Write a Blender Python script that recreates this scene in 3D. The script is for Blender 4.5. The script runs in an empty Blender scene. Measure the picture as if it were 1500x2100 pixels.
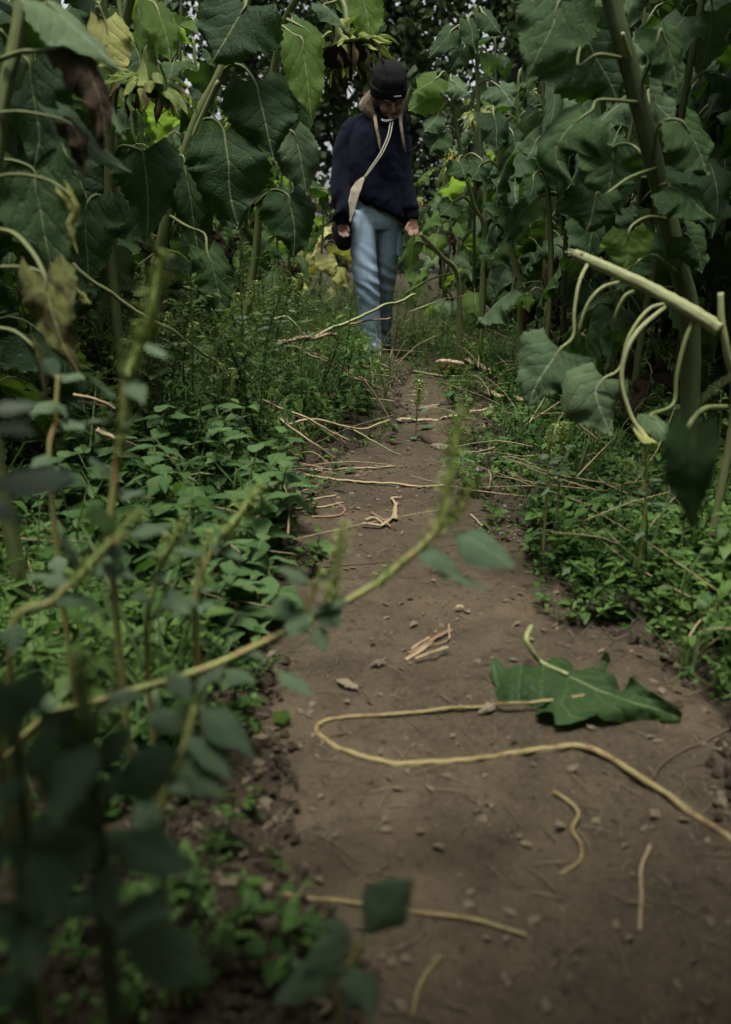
import bpy, math, random
import numpy as np
from mathutils import Vector, Matrix, Euler, noise

# ------------------------------------------------------------------ camera, sky, sun, exposure
S = bpy.context.scene
COL = S.collection
F, CX, CY, CAMZ = 1750.0, 750.0, 1050.0, 0.74
PITCH = math.atan2(570.0, F)
CP, SP = math.cos(PITCH), math.sin(PITCH)
CAM = Vector((0, 0, CAMZ))
cam = bpy.data.cameras.new('camera')
cam_o = bpy.data.objects.new('camera', cam)
COL.objects.link(cam_o)
cam_o.location = CAM
cam_o.rotation_euler = (math.pi / 2 - PITCH, 0, 0)
cam.sensor_fit = 'VERTICAL'
cam.sensor_height = 36.0
cam.sensor_width = 25.7
cam.lens = 36.0 * F / 2100.0
cam.clip_start = 0.05
cam.clip_end = 2000
cam.dof.use_dof = True
cam.dof.focus_distance = 3.2
cam.dof.aperture_fstop = 3.1
S.camera = cam_o

SUN_EL, SUN_AZ = math.radians(79), math.radians(196)      # high soft light from behind the photographer
wd = bpy.data.worlds.new('World')
S.world = wd
wd.use_nodes = True
wn, wl = wd.node_tree.nodes, wd.node_tree.links
wn.clear()
sky = wn.new('ShaderNodeTexSky')
sky.sky_type = 'NISHITA'
sky.sun_disc = False
sky.sun_elevation = SUN_EL
sky.sun_rotation = SUN_AZ
sky.air_density = 1.0
sky.dust_density = 4.0
hs = wn.new('ShaderNodeHueSaturation')
hs.inputs['Saturation'].default_value = 0.12            # overcast: the blue is veiled by cloud
bg = wn.new('ShaderNodeBackground')
bg.inputs['Strength'].default_value = 0.05
wo = wn.new('ShaderNodeOutputWorld')
wl.new(sky.outputs[0], hs.inputs['Color'])
wl.new(hs.outputs[0], bg.inputs['Color'])
wl.new(bg.outputs[0], wo.inputs['Surface'])
sun = bpy.data.lights.new('sun', 'SUN')
sun.energy = 1.5
sun.angle = math.radians(16)
sun.color = (1.0, 0.96, 0.88)
sun_o = bpy.data.objects.new('sun', sun)
COL.objects.link(sun_o)
sun_o.location = (2, 10, 12)
sd = Vector((math.sin(SUN_AZ) * math.cos(SUN_EL), math.cos(SUN_AZ) * math.cos(SUN_EL), math.sin(SUN_EL)))
sun_o.rotation_euler = sd.to_track_quat('Z', 'Y').to_euler()
S.view_settings.view_transform = 'Standard'
S.view_settings.look = 'None'
S.view_settings.gamma = 1.0
S.view_settings.use_curve_mapping = False
S.view_settings.exposure = 1.92
S.cycles.use_denoising = True
S.cycles.adaptive_threshold = 0.03
S.cycles.use_light_tree = False
S.cycles.max_bounces = 4
S.cycles.diffuse_bounces = 1
S.cycles.glossy_bounces = 2
S.cycles.transmission_bounces = 3
S.cycles.transparent_max_bounces = 4
S.cycles.caustics_reflective = False
S.cycles.caustics_refractive = False

rng = random.Random(7)
V = Vector


def ray(px, py):
    u = -(py - CY) / F
    return V(((px - CX) / F, CP + u * SP, -SP + u * CP))


def at(px, py, Y):
    r = ray(px, py)
    return CAM + r * (Y / r.y)


def gnd(px, py, z=0.0):
    r = ray(px, py)
    return CAM + r * ((z - CAMZ) / r.z)


def mpp(py, Y):                       # metres per photo pixel at distance Y
    return Y / ray(750, py).y / F


# ------------------------------------------------------------------ materials
def new_mat(name):
    m = bpy.data.materials.new(name)
    m.use_nodes = True
    m.node_tree.nodes.clear()
    return m, m.node_tree.nodes, m.node_tree.links


class G:
    """tiny node-graph helper"""
    def __init__(s, name):
        s.m, s.n, s.l = new_mat(name)

    def put(s, sock, v):
        if isinstance(v, bpy.types.NodeSocket):
            s.l.new(v, sock)
        elif isinstance(v, (tuple, list)) and len(v) == 3 and sock.type == 'RGBA':
            sock.default_value = (*v, 1)
        else:
            sock.default_value = v

    def node(s, typ, out=0, props=None, **ins):
        nd = s.n.new(typ)
        for k, v in (props or {}).items():
            setattr(nd, k, v)
        for k, v in ins.items():
            key = int(k[1:]) if k[0] == 'i' and k[1:].isdigit() else k.replace('_', ' ')
            s.put(nd.inputs[key], v)
        return nd.outputs[out]

    def math(s, op, a, b=0.0, c=0.0, clamp=False):
        nd = s.n.new('ShaderNodeMath')
        nd.operation = op
        nd.use_clamp = clamp
        s.put(nd.inputs[0], a)
        s.put(nd.inputs[1], b)
        s.put(nd.inputs[2], c)
        return nd.outputs[0]

    def mix(s, f, a, b, mode='MIX'):
        nd = s.n.new('ShaderNodeMix')
        nd.data_type = 'RGBA'
        nd.blend_type = mode
        s.put(nd.inputs[0], f)
        s.put(nd.inputs[6], a)
        s.put(nd.inputs[7], b)
        return nd.outputs[2]

    def ramp(s, f, *stops):
        nd = s.n.new('ShaderNodeValToRGB')
        e = nd.color_ramp.elements
        while len(e) < len(stops):
            e.new(0.5)
        for el, (p, c) in zip(e, stops):
            el.position = p
            el.color = (*c, 1) if isinstance(c, tuple) else (c, c, c, 1)
        s.l.new(f, nd.inputs[0])
        return nd.outputs[0]

    def noise(s, scale, vec=None, detail=3.0, rough=0.55, dist=0.0):
        nd = s.n.new('ShaderNodeTexNoise')
        nd.inputs['Scale'].default_value = scale
        nd.inputs['Detail'].default_value = detail
        nd.inputs['Roughness'].default_value = rough
        nd.inputs['Distortion'].default_value = dist
        if vec is not None:
            s.l.new(vec, nd.inputs['Vector'])
        return nd.outputs['Fac']

    def coord(s, what='Object'):
        return s.node('ShaderNodeTexCoord', out=what)

    def mapping(s, vec, scale):
        return s.node('ShaderNodeMapping', Vector=vec, Scale=scale)

    def bump(s, h, strength=0.3, dist=0.01):
        return s.node('ShaderNodeBump', Strength=strength, Distance=dist, Height=h)

    def bsdf(s, col, rough=0.6, bump=None, spec=0.35, trans=0.0, tcol=None, **kw):
        ins = dict(Base_Color=col, Roughness=rough)
        p = s.n.new('ShaderNodeBsdfPrincipled')
        s.put(p.inputs['Base Color'], col)
        s.put(p.inputs['Roughness'], rough)
        p.inputs['Specular IOR Level'].default_value = spec
        for k, v in kw.items():
            s.put(p.inputs[k.replace('_', ' ')], v)
        if bump is not None:
            s.l.new(bump, p.inputs['Normal'])
        out = p.outputs[0]
        if trans > 0:
            t = s.n.new('ShaderNodeBsdfTranslucent')
            s.put(t.inputs['Color'], tcol if tcol is not None else col)
            mx = s.n.new('ShaderNodeMixShader')
            mx.inputs[0].default_value = trans
            s.l.new(out, mx.inputs[1])
            s.l.new(t.outputs[0], mx.inputs[2])
            out = mx.outputs[0]
        o = s.n.new('ShaderNodeOutputMaterial')
        s.l.new(out, o.inputs['Surface'])
        return s.m


def leaf_mat(name, dark, light, under, vein, tcol, trans=0.3, rough=0.5, nlat=4.6, vw=0.011, spots=None, island=False, slant=1.05):
    g = G(name)
    if island:                                   # small leaves: one tone per leaf, no relief
        r_ = g.node('ShaderNodeNewGeometry', out='Random Per Island')
        big = g.noise(2.2, g.coord('Object'), 2)
        f_ = g.math('ADD', g.math('MULTIPLY', r_, .75), g.math('SUBTRACT', g.math('MULTIPLY', big, 1.4), .6), clamp=True)
        c_ = g.mix(f_, dark, light)
        if spots:
            c_ = g.mix(g.ramp(r_, (spots[2], 0.0), (spots[2] + .01, 1.0)), c_, spots[0])
        c_ = g.mix(g.node('ShaderNodeNewGeometry', out='Backfacing'), c_, under)
        return g.bsdf(c_, rough, None, 0.14, trans, tcol)
    uv = g.coord('UV')
    sep = g.n.new('ShaderNodeSeparateXYZ')
    g.l.new(uv, sep.inputs[0])
    x = g.math('ABSOLUTE', g.math('SUBTRACT', sep.outputs[0], 0.5))
    y = sep.outputs[1]
    obj = g.coord('Object')
    wob = g.math('MULTIPLY', g.math('SUBTRACT', g.noise(3.0, uv, 3), 0.5), 0.30)
    mid = g.ramp(x, (0.0, 1.0), (vw * 0.45, 1.0), (vw, 0.0))
    lat = g.math('FRACT', g.math('MULTIPLY', g.math('ADD', g.math('SUBTRACT', y, g.math('MULTIPLY', x, slant)), g.math('ADD', wob, 1.0)), nlat))
    tri = g.math('ABSOLUTE', g.math('SUBTRACT', lat, 0.5))                      # 0.5 at the vein
    latm = g.ramp(tri, (0.0, 0.0), (0.5 - vw * 2.6, 0.0), (0.5 - vw * 0.8, 0.9))
    net = g.noise(34.0, uv, 2, 0.6, 1.5)
    veins = g.math('MAXIMUM', mid, g.math('MULTIPLY', latm, 0.42))
    rnd = g.node('ShaderNodeNewGeometry', out='Random Per Island') if island else g.node('ShaderNodeObjectInfo', out='Random')
    n1 = g.noise(2.5, uv, 4, 0.6)
    f = g.math('ADD', g.math('MULTIPLY', n1, 0.8), g.math('MULTIPLY', g.math('SUBTRACT', rnd, 0.42), 1.05), clamp=True)
    col = g.mix(f, dark, light)
    if spots:
        sp = g.ramp(g.noise(spots[1], uv, 5, 0.65), (spots[2], 0.0), (spots[2] + 0.1, 1.0))
        col = g.mix(sp, col, spots[0])
    col = g.mix(g.ramp(net, (0.42, 0.0), (0.62, 0.35)), col, light)
    col = g.mix(veins, col, vein)
    bf = g.node('ShaderNodeNewGeometry', out='Backfacing')
    ucol = g.mix(veins, under, vein)
    if spots:
        ucol = g.mix(sp, ucol, spots[0])
    col = g.mix(bf, col, ucol)
    h = g.math('ADD', g.math('MULTIPLY', g.math('POWER', g.math('MULTIPLY', tri, 2.0), 3.0), -0.35), g.math('MULTIPLY', net, 0.55))
    b = g.bump(h, 0.6, 0.016 if not island else 0.004)
    return g.bsdf(col, rough, b, 0.14, trans, g.mix(veins, tcol, g.mix(0.5, tcol, vein)))


M = {}
M['leaf'] = leaf_mat('sunflower_leaf', (0.010, 0.028, 0.009), (0.044, 0.084, 0.027), (0.050, 0.085, 0.036), (0.15, 0.19, 0.085), (0.055, 0.125, 0.012), 0.26, 0.5, spots=((0.06, 0.042, 0.02), 7.0, 0.66))
M['leaf_young'] = leaf_mat('fresh_leaf', (0.050, 0.100, 0.020), (0.095, 0.155, 0.034), (0.10, 0.15, 0.055), (0.26, 0.32, 0.15), (0.20, 0.34, 0.035), 0.5, 0.5)
M['leaf_grey'] = leaf_mat('greyish_leaf', (0.036, 0.068, 0.030), (0.098, 0.145, 0.070), (0.09, 0.13, 0.066), (0.24, 0.28, 0.18), (0.09, 0.15, 0.05), 0.2, 0.6)
M['leaf_yellow'] = leaf_mat('yellowing_sunlit_leaf', (0.24, 0.28, 0.07), (0.46, 0.46, 0.17), (0.38, 0.40, 0.16), (0.38, 0.38, 0.16), (0.32, 0.32, 0.05), 0.35, 0.55, spots=((0.10, 0.065, 0.028), 4.0, 0.60))  # yellowing leaf, lightened in colour so the far leaves look sunlit
M['leaf_withered'] = leaf_mat('withered_leaf', (0.015, 0.010, 0.007), (0.048, 0.032, 0.019), (0.035, 0.025, 0.016), (0.13, 0.12, 0.05), (0.05, 0.035, 0.012), 0.08, 0.75, spots=((0.10, 0.125, 0.03), 2.2, 0.60))
M['leaf_blotched'] = leaf_mat('blotched_leaf', (0.060, 0.085, 0.022), (0.145, 0.150, 0.045), (0.12, 0.125, 0.045), (0.32, 0.33, 0.15), (0.16, 0.17, 0.03), 0.2, 0.65, spots=((0.030, 0.017, 0.013), 3.4, 0.46))
M['leaf_pale'] = leaf_mat('pale_leaf', (0.20, 0.26, 0.19), (0.34, 0.40, 0.31), (0.30, 0.35, 0.27), (0.38, 0.43, 0.32), (0.15, 0.22, 0.10), 0.2, 0.5)  # pale leaf tone, raised further to stand in for sky sheen
M['weed_leaf'] = leaf_mat('weed_leaf', (0.045, 0.110, 0.034), (0.115, 0.200, 0.072), (0.085, 0.145, 0.06), (0.14, 0.20, 0.09), (0.08, 0.17, 0.025), 0.3, 0.5, 6.0, 0.03)
M['amaranth_leaf'] = leaf_mat('amaranth_leaf', (0.075, 0.130, 0.070), (0.150, 0.215, 0.125), (0.18, 0.235, 0.155), (0.22, 0.27, 0.17), (0.09, 0.17, 0.05), 0.25, 0.5, 7.0, 0.02, slant=1.0)
M['carpet_leaf'] = leaf_mat('ground_cover_leaf', (0.013, 0.042, 0.009), (0.098, 0.170, 0.042), (0.05, 0.10, 0.03), (0.09, 0.15, 0.06), (0.07, 0.17, 0.02), 0.3, 0.5, 5.0, 0.03, island=True)
M['feather_leaf'] = leaf_mat('feathery_leaf', (0.014, 0.034, 0.009), (0.092, 0.130, 0.036), (0.05, 0.08, 0.025), (0.10, 0.14, 0.06), (0.08, 0.15, 0.025), 0.3, 0.55, 5.0, 0.03, island=True)
M['tree_leaf'] = leaf_mat('tree_leaf', (0.020, 0.036, 0.015), (0.065, 0.092, 0.034), (0.06, 0.085, 0.04), (0.06, 0.08, 0.04), (0.04, 0.08, 0.015), 0.2, 0.5, 3.0, 0.03, island=True)
M['dry_leaf'] = leaf_mat('dry_leaf', (0.13, 0.105, 0.068), (0.26, 0.22, 0.15), (0.22, 0.18, 0.12), (0.30, 0.25, 0.17), (0.15, 0.11, 0.05), 0.1, 0.75)


def stem_mat(name, a, b, stripe=0.5, rough=0.55, blot=None):
    g = G(name)
    uv = g.coord('UV')
    st = g.noise(1.0, g.mapping(uv, (26.0, 2.2, 1.0)), 3, 0.6)
    n = g.noise(1.0, g.mapping(uv, (3.0, 7.0, 1.0)), 4, 0.6)
    col = g.mix(g.math('ADD', g.math('MULTIPLY', st, stripe), g.math('MULTIPLY', n, 1 - stripe), clamp=True), a, b)
    if blot:
        col = g.mix(g.ramp(g.noise(1.0, g.mapping(uv, (2.0, 4.0, 1.0)), 5, 0.65), (0.49, 0.0), (0.60, 1.0)), col, blot)
    h = g.math('ADD', st, g.math('MULTIPLY', g.noise(1.0, g.mapping(uv, (30.0, 40.0, 1.0)), 2), 0.5))
    return g.bsdf(col, rough, g.bump(h, 0.4, 0.003), 0.3)


M['stem'] = stem_mat('sunflower_stem', (0.050, 0.072, 0.022), (0.135, 0.160, 0.058), 0.55)
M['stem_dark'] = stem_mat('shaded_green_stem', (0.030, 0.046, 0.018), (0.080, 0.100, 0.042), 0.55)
M['stem_pale'] = stem_mat('pale_green_stem', (0.095, 0.115, 0.042), (0.30, 0.315, 0.15), 0.6)
M['petiole'] = stem_mat('leaf_stalk', (0.065, 0.085, 0.028), (0.155, 0.175, 0.066), 0.5)
M['straw'] = stem_mat('straw', (0.17, 0.125, 0.070), (0.36, 0.285, 0.17), 0.6, 0.65)
M['straw_red'] = stem_mat('reddish_straw', (0.13, 0.075, 0.045), (0.26, 0.165, 0.10), 0.6, 0.65)
M['stalk_wilted'] = stem_mat('wilted_stalk', (0.14, 0.115, 0.046), (0.28, 0.235, 0.105), 0.4, 0.6, (0.105, 0.062, 0.027))
M['twig'] = stem_mat('dark_twig', (0.045, 0.033, 0.022), (0.10, 0.075, 0.05), 0.5, 0.8)
M['weed_stem'] = stem_mat('weed_stem', (0.09, 0.12, 0.04), (0.17, 0.20, 0.075), 0.4)
M['amaranth_stem'] = stem_mat('amaranth_stem', (0.19, 0.22, 0.065), (0.32, 0.33, 0.12), 0.4, 0.5, (0.30, 0.18, 0.08))
M['spike'] = leaf_mat('seed_spike', (0.19, 0.26, 0.07), (0.36, 0.41, 0.14), (0.22, 0.27, 0.09), (0.2, 0.22, 0.1), (0.14, 0.18, 0.04), 0.2, 0.7, island=True)
M['bract'] = leaf_mat('bract', (0.13, 0.175, 0.045), (0.24, 0.28, 0.085), (0.17, 0.21, 0.08), (0.28, 0.31, 0.13), (0.18, 0.25, 0.04), 0.25, 0.55, 4.0, 0.03)


def plain(name, a, b, scale=40.0, rough=0.8, bstr=0.4, bdist=0.003, coord='Object', **kw):
    g = G(name)
    c = g.coord(coord)
    n = g.noise(scale, c, 4, 0.6)
    return g.bsdf(g.mix(g.ramp(n, (0.3, 0.0), (0.7, 1.0)), a, b), rough, g.bump(g.noise(scale * 3, c, 3), bstr, bdist), 0.25, **kw)


M['disc'] = plain('seed_disc', (0.012, 0.008, 0.005), (0.05, 0.033, 0.018), 120, 0.85, 0.9, 0.006)
M['disc_pale'] = plain('pale_seed_disc', (0.36, 0.25, 0.16), (0.52, 0.40, 0.28), 90, 0.8, 0.6, 0.004)
M['petal'] = plain('petal', (0.42, 0.20, 0.02), (0.62, 0.36, 0.04), 30, 0.6)
M['petal_brown'] = plain('shrivelled_petal', (0.030, 0.020, 0.010), (0.09, 0.055, 0.02), 30, 0.8)
M['bark'] = plain('bark', (0.04, 0.034, 0.028), (0.10, 0.085, 0.07), 9, 0.9, 0.9, 0.03)
M['pebble'] = plain('pebble', (0.30, 0.28, 0.24), (0.52, 0.50, 0.45), 30, 0.7)
M['skin'] = plain('skin', (0.165, 0.092, 0.068), (0.235, 0.137, 0.103), 14, 0.5, 0.1, 0.001)
M['lip'] = plain('lip', (0.27, 0.10, 0.085), (0.33, 0.13, 0.11), 60, 0.45, 0.1, 0.001)
M['lash'] = plain('lash', (0.03, 0.02, 0.014), (0.05, 0.03, 0.02), 60, 0.8)
M['hair'] = plain('hair', (0.13, 0.095, 0.062), (0.34, 0.265, 0.18), 55, 0.5, 0.2, 0.001)
M['beanie'] = plain('beanie_knit', (0.002, 0.002, 0.0025), (0.006, 0.006, 0.007), 220, 0.95, 0.7, 0.004)
M['white'] = plain('white_cotton', (0.60, 0.62, 0.62), (0.72, 0.74, 0.74), 60, 0.8)
M['canvas'] = plain('bag_canvas', (0.27, 0.235, 0.165), (0.40, 0.36, 0.27), 260, 0.9, 0.5, 0.002)
M['cord'] = plain('bag_cord', (0.40, 0.37, 0.30), (0.58, 0.55, 0.47), 260, 0.8)
M['black_cloth'] = plain('black_cloth', (0.008, 0.008, 0.009), (0.018, 0.018, 0.020), 80, 0.8)
M['shoe'] = plain('shoe_canvas', (0.11, 0.15, 0.20), (0.19, 0.24, 0.30), 120, 0.8)
M['rubber'] = plain('shoe_sole', (0.40, 0.40, 0.38), (0.55, 0.55, 0.52), 40, 0.6)


def wool():
    g = G('navy_wool')
    c = g.coord('Object')
    n = g.noise(260, c, 3, 0.7)
    big = g.noise(9, c, 3)
    rib = g.noise(1.0, g.mapping(c, (420.0, 420.0, 60.0)), 2)
    col = g.mix(n, (0.0016, 0.0020, 0.005), (0.0075, 0.0095, 0.021))
    col = g.mix(g.math('MULTIPLY', big, 0.5), col, (0.006, 0.008, 0.017))
    return g.bsdf(col, 0.95, g.bump(g.math('ADD', n, rib), 0.9, 0.005), 0.04, Sheen_Weight=0.03, Sheen_Roughness=0.5)


def denim():
    g = G('faded_denim')
    c = g.coord('Object')
    tw = g.noise(1.0, g.mapping(c, (500.0, 500.0, 160.0)), 3, 0.7)
    fade = g.noise(6.0, c, 4, 0.6)
    col = g.mix(g.ramp(fade, (0.3, 0.0), (0.68, 1.0)), (0.14, 0.235, 0.36), (0.36, 0.47, 0.58))
    col = g.mix(g.math('MULTIPLY', tw, 0.35), col, (0.40, 0.47, 0.53))
    col = g.mix(g.ramp(g.noise(1.0, g.mapping(c, (26.0, 26.0, 9.0)), 5, 0.7), (0.55, 0.0), (0.75, 0.45)), col, (0.06, 0.10, 0.16))
    return g.bsdf(col, 0.85, g.bump(tw, 0.5, 0.002), 0.2)


M['wool'] = wool()
M['denim'] = denim()


def soil(name, path):
    g = G(name)
    c = g.coord('Object')
    big = g.noise(1.7, c, 5, 0.6, 0.4)
    mid = g.noise(14.0, c, 5, 0.65)
    fine = g.noise(130.0, c, 4, 0.7)
    spk = g.noise(55.0, c, 3, 0.6)
    a, b = ((0.024, 0.0178, 0.0098), (0.088, 0.0665, 0.0400)) if path else ((0.017, 0.0120, 0.007), (0.050, 0.036, 0.021))
    col = g.mix(g.ramp(big, (0.30, 0.0), (0.70, 1.0)), a, b)
    col = g.mix(g.ramp(mid, (0.35, 0.55), (0.62, 0.0)), col, tuple(x * 0.55 for x in a))
    col = g.mix(g.ramp(fine, (0.45, 0.0), (0.75, 0.45)), col, tuple(x * 1.35 for x in b))
    col = g.mix(g.ramp(spk, (0.62, 0.0), (0.68, 0.85)), col, (0.016, 0.0115, 0.007))
    col = g.mix(g.ramp(g.noise(70.0, c, 2, 0.5, 0.6), (0.70, 0.0), (0.75, 0.7)), col, (0.16, 0.12, 0.085))
    rough = g.ramp(big, (0.3, 0.72), (0.7, 0.92))
    h = g.math('ADD', g.math('MULTIPLY', mid, 0.6), g.math('ADD', g.math('MULTIPLY', fine, 0.25), g.math('MULTIPLY', spk, 0.25)))
    return g.bsdf(col, rough, g.bump(h, 0.75, 0.016), 0.25)


M['path'] = soil('trodden_soil', True)
M['soil'] = soil('loose_soil', False)


# ------------------------------------------------------------------ mesh helpers
def raw_mesh(name, verts, faces, mat, uvs=None, smooth=True):
    me = bpy.data.meshes.new(name)
    me.from_pydata([tuple(v) for v in verts], [], faces)
    if uvs is not None:
        ul = me.uv_layers.new(name='UVMap')
        idx = np.empty(len(me.loops), np.int32)
        me.loops.foreach_get('vertex_index', idx)
        ul.data.foreach_set('uv', np.asarray(uvs, np.float32)[idx].ravel())
    if smooth:
        me.polygons.foreach_set('use_smooth', np.ones(len(me.polygons), bool))
    if mat is not None:
        me.materials.append(mat)
    return me


def tri_mesh(name, v, t, mat, uv=None, smooth=True):
    """big triangle soup, all numpy"""
    me = bpy.data.meshes.new(name)
    n = len(t)
    me.vertices.add(len(v))
    me.vertices.foreach_set('co', np.asarray(v, np.float32).ravel())
    me.loops.add(n * 3)
    me.loops.foreach_set('vertex_index', np.asarray(t, np.int32).ravel())
    me.polygons.add(n)
    me.polygons.foreach_set('loop_start', np.arange(0, n * 3, 3, dtype=np.int32))
    me.polygons.foreach_set('use_smooth', np.full(n, smooth))
    if uv is not None:
        ul = me.uv_layers.new(name='UVMap')
        ul.data.foreach_set('uv', np.asarray(uv, np.float32)[np.asarray(t).ravel()].ravel())
    me.update()
    me.validate()
    if mat is not None:
        me.materials.append(mat)
    return me


def put(name, me, parent=None, loc=(0, 0, 0), rot=(0, 0, 0), sc=1.0):
    o = bpy.data.objects.new(name, me)
    COL.objects.link(o)
    o.location = loc
    o.rotation_euler = rot
    o.scale = (sc, sc, sc) if not isinstance(sc, (tuple, list)) else sc
    if parent is not None:
        o.parent = parent
    return o


def tag(o, label, cat, group=None, kind=None):
    o['label'] = label
    if cat:
        o['category'] = cat
    if group:
        o['group'] = group
    if kind:
        o['kind'] = kind
    return o


def thing(name, loc, label, cat, group=None):
    o = bpy.data.objects.new(name, None)
    COL.objects.link(o)
    o.location = loc
    o.empty_display_size = 0.1
    return tag(o, label, cat, group)


def catmull(pts, n):
    pts = [V(p) for p in pts]
    if len(pts) == 2:
        return [pts[0].lerp(pts[1], i / n) for i in range(n + 1)]
    P = [pts[0] * 2 - pts[1]] + pts + [pts[-1] * 2 - pts[-2]]
    seg = len(pts) - 1
    out = []
    for i in range(n + 1):
        x = i / n * seg
        k = min(int(x), seg - 1)
        t = x - k
        a, b, c, d = P[k:k + 4]
        out.append(0.5 * ((2 * b) + (c - a) * t + (2 * a - 5 * b + 4 * c - d) * t * t + (3 * b - a - 3 * c + d) * t ** 3))
    return out


def tube(pts, r0, r1=None, sides=7, n=None, wob=0.0, rad=None, flat=1.0, seed=0, jit=0.0, ridge=0.0):
    """capped tube along a smooth curve: verts, faces, uvs"""
    r1 = r0 if r1 is None else r1
    n = n or max(4, 4 * (len(pts) - 1))
    C = catmull(pts, n)
    if jit:
        C = [c + noise.noise_vector(c * 9 + V((seed, 0, 0))) * jit + noise.noise_vector(c * 30 + V((0, seed, 0))) * jit * .45 for c in C]
    vs, fs, uv = [], [], []
    up = V((0.13, 0.21, 1)) if abs((C[-1] - C[0]).normalized().z) < 0.9 else V((1, 0.2, 0))
    L = 0.0
    a = None
    for i, c in enumerate(C):
        t = (C[min(i + 1, n)] - C[max(i - 1, 0)])
        t = t.normalized() if t.length > 1e-9 else V((0, 0, 1))
        if a is None:
            a = t.cross(up).normalized()
        else:
            a = (a - t * a.dot(t)).normalized()
        b = t.cross(a)
        if i:
            L += (c - C[i - 1]).length
        r = rad(i / n) if rad else r0 + (r1 - r0) * i / n
        for k in range(sides + 1):
            w = 2 * math.pi * k / sides
            rr = r * (1 + wob * noise.noise(V((math.cos(w) * 1.3, math.sin(w) * 1.3, i * 0.55 + seed * 3.1))))
            if ridge:
                rr *= 1 + ridge * math.cos(w * 7 + .6 * math.sin(i * .7)) + ridge * .6 * noise.noise(V((w * 3, i * .9, seed)))
            vs.append(c + (a * math.cos(w) * rr + b * math.sin(w) * rr * flat))
            uv.append((k / sides, L * 6))
        if i:
            o0, o1 = (i - 1) * (sides + 1), i * (sides + 1)
            for k in range(sides):
                fs.append((o0 + k, o0 + k + 1, o1 + k + 1, o1 + k))
    m = len(vs)
    vs += [C[0], C[-1]]
    uv += [(0.5, 0), (0.5, L * 6)]
    e = n * (sides + 1)
    for k in range(sides):
        fs.append((m, k + 1, k))
        fs.append((m + 1, e + k, e + k + 1))
    return vs, fs, uv


HEART = ([0, .06, .14, .24, .4, .55, .7, .82, .92, 1], [.60, .84, .97, 1, .90, .74, .52, .31, .13, .01])
OVATE = ([0, .1, .22, .36, .5, .66, .8, .92, 1], [.05, .36, .78, .99, .98, .76, .46, .18, .01])
LANCE = ([0, .1, .3, .5, .75, 1], [.08, .4, .9, 1, .6, .01])


def blade(spine, width, nrm, outline=HEART, back=.2, curl=.5, ruf=.05, teeth=.05, nt=26, ns=5, quilt=.016, seed=0, noisy=0.0, fold=0.0, nteeth=13):
    """leaf blade on a spine: verts, faces, uvs"""
    R = random.Random(seed)
    ph = [R.random() * 6.28 for _ in range(4)]
    C = catmull(spine, nt)
    L = sum((C[i + 1] - C[i]).length for i in range(nt))
    vs, fs, uv = [], [], []
    N = V(nrm).normalized()
    side = None
    curl = max(curl, 1e-3)
    for i, c in enumerate(C):
        t = i / nt
        tg = (C[min(i + 1, nt)] - C[max(i - 1, 0)]).normalized()
        sd_ = tg.cross(N)
        if sd_.length < 0.15 and side is not None:
            sd_ = side
        sd_ = sd_.normalized()
        if side is not None and sd_.dot(side) < 0:
            sd_ = -sd_
        side = sd_
        nn = sd_.cross(tg).normalized()
        hw = width * .5 * float(np.interp(t, *outline))
        for j in range(-ns, ns + 1):
            s = j / ns
            sg = 0 if s >= 0 else 1
            q = abs(s)
            saw = ((t * nteeth + (0.3 if sg else 0)) % 1.0)
            k = 1 + teeth * (0.9 - 1.8 * saw) * q ** 5 + 0.05 * math.sin(7 * t + ph[sg]) * q
            ang = curl * s * (1 + 0.25 * math.sin(3 * t + ph[2]))
            x = math.sin(ang) * hw / curl * k
            z = -(1 - math.cos(ang)) * hw / curl * k
            z += fold * q * hw
            z += width * ruf * q ** 1.6 * math.sin(6.28 * (1.9 * t) + ph[sg] + 2.2 * q)
            z += width * ruf * .5 * q ** 2 * math.sin(6.28 * (4.3 * t) + ph[sg + 1])
            z += width * quilt * math.cos(6.28 * 4.6 * (t - .5 * q) + 2.5 * noise.noise(V((t * 3, s * 2, seed)))) * q * (1.2 - q)
            p = c + sd_ * x + nn * z - tg * (back * L * q ** 1.7 * math.exp(-t * 5.5))
            if noisy:
                p += noise.noise_vector(p * (2.2 / width) + V((seed, 0, 0))) * noisy * width * (0.35 + q)
                p += nn * noise.noise(c * (7.5 / width) + sd_ * (s * 3.7) + V((0, seed, 0))) * noisy * width * .55 * (.3 + q)
            vs.append(p)
            uv.append((0.5 + s * float(np.interp(t, *outline)) * .5, t))
    w = 2 * ns + 1
    for i in range(nt):
        for j in range(w - 1):
            a = i * w + j
            fs.append((a, a + 1, a + w + 1, a + w))
    return vs, fs, uv


def joinp(*parts):
    vs, fs, uv = [], [], []
    for v, f, u in parts:
        o = len(vs)
        vs += v
        uv += u
        fs += [tuple(i + o for i in q) for q in f]
    return vs, fs, uv


def part(name, data, mat, parent, origin=None, world=None):
    """data in world space -> mesh object under parent (whose world position is `world`)"""
    vs, fs, uv = data
    base = V(world) if world is not None else V((0, 0, 0))
    org = V(origin) if origin is not None else base
    me = raw_mesh(name, [V(v) - org for v in vs], fs, mat, uv)
    return put(name, me, parent, org - base)


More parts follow.
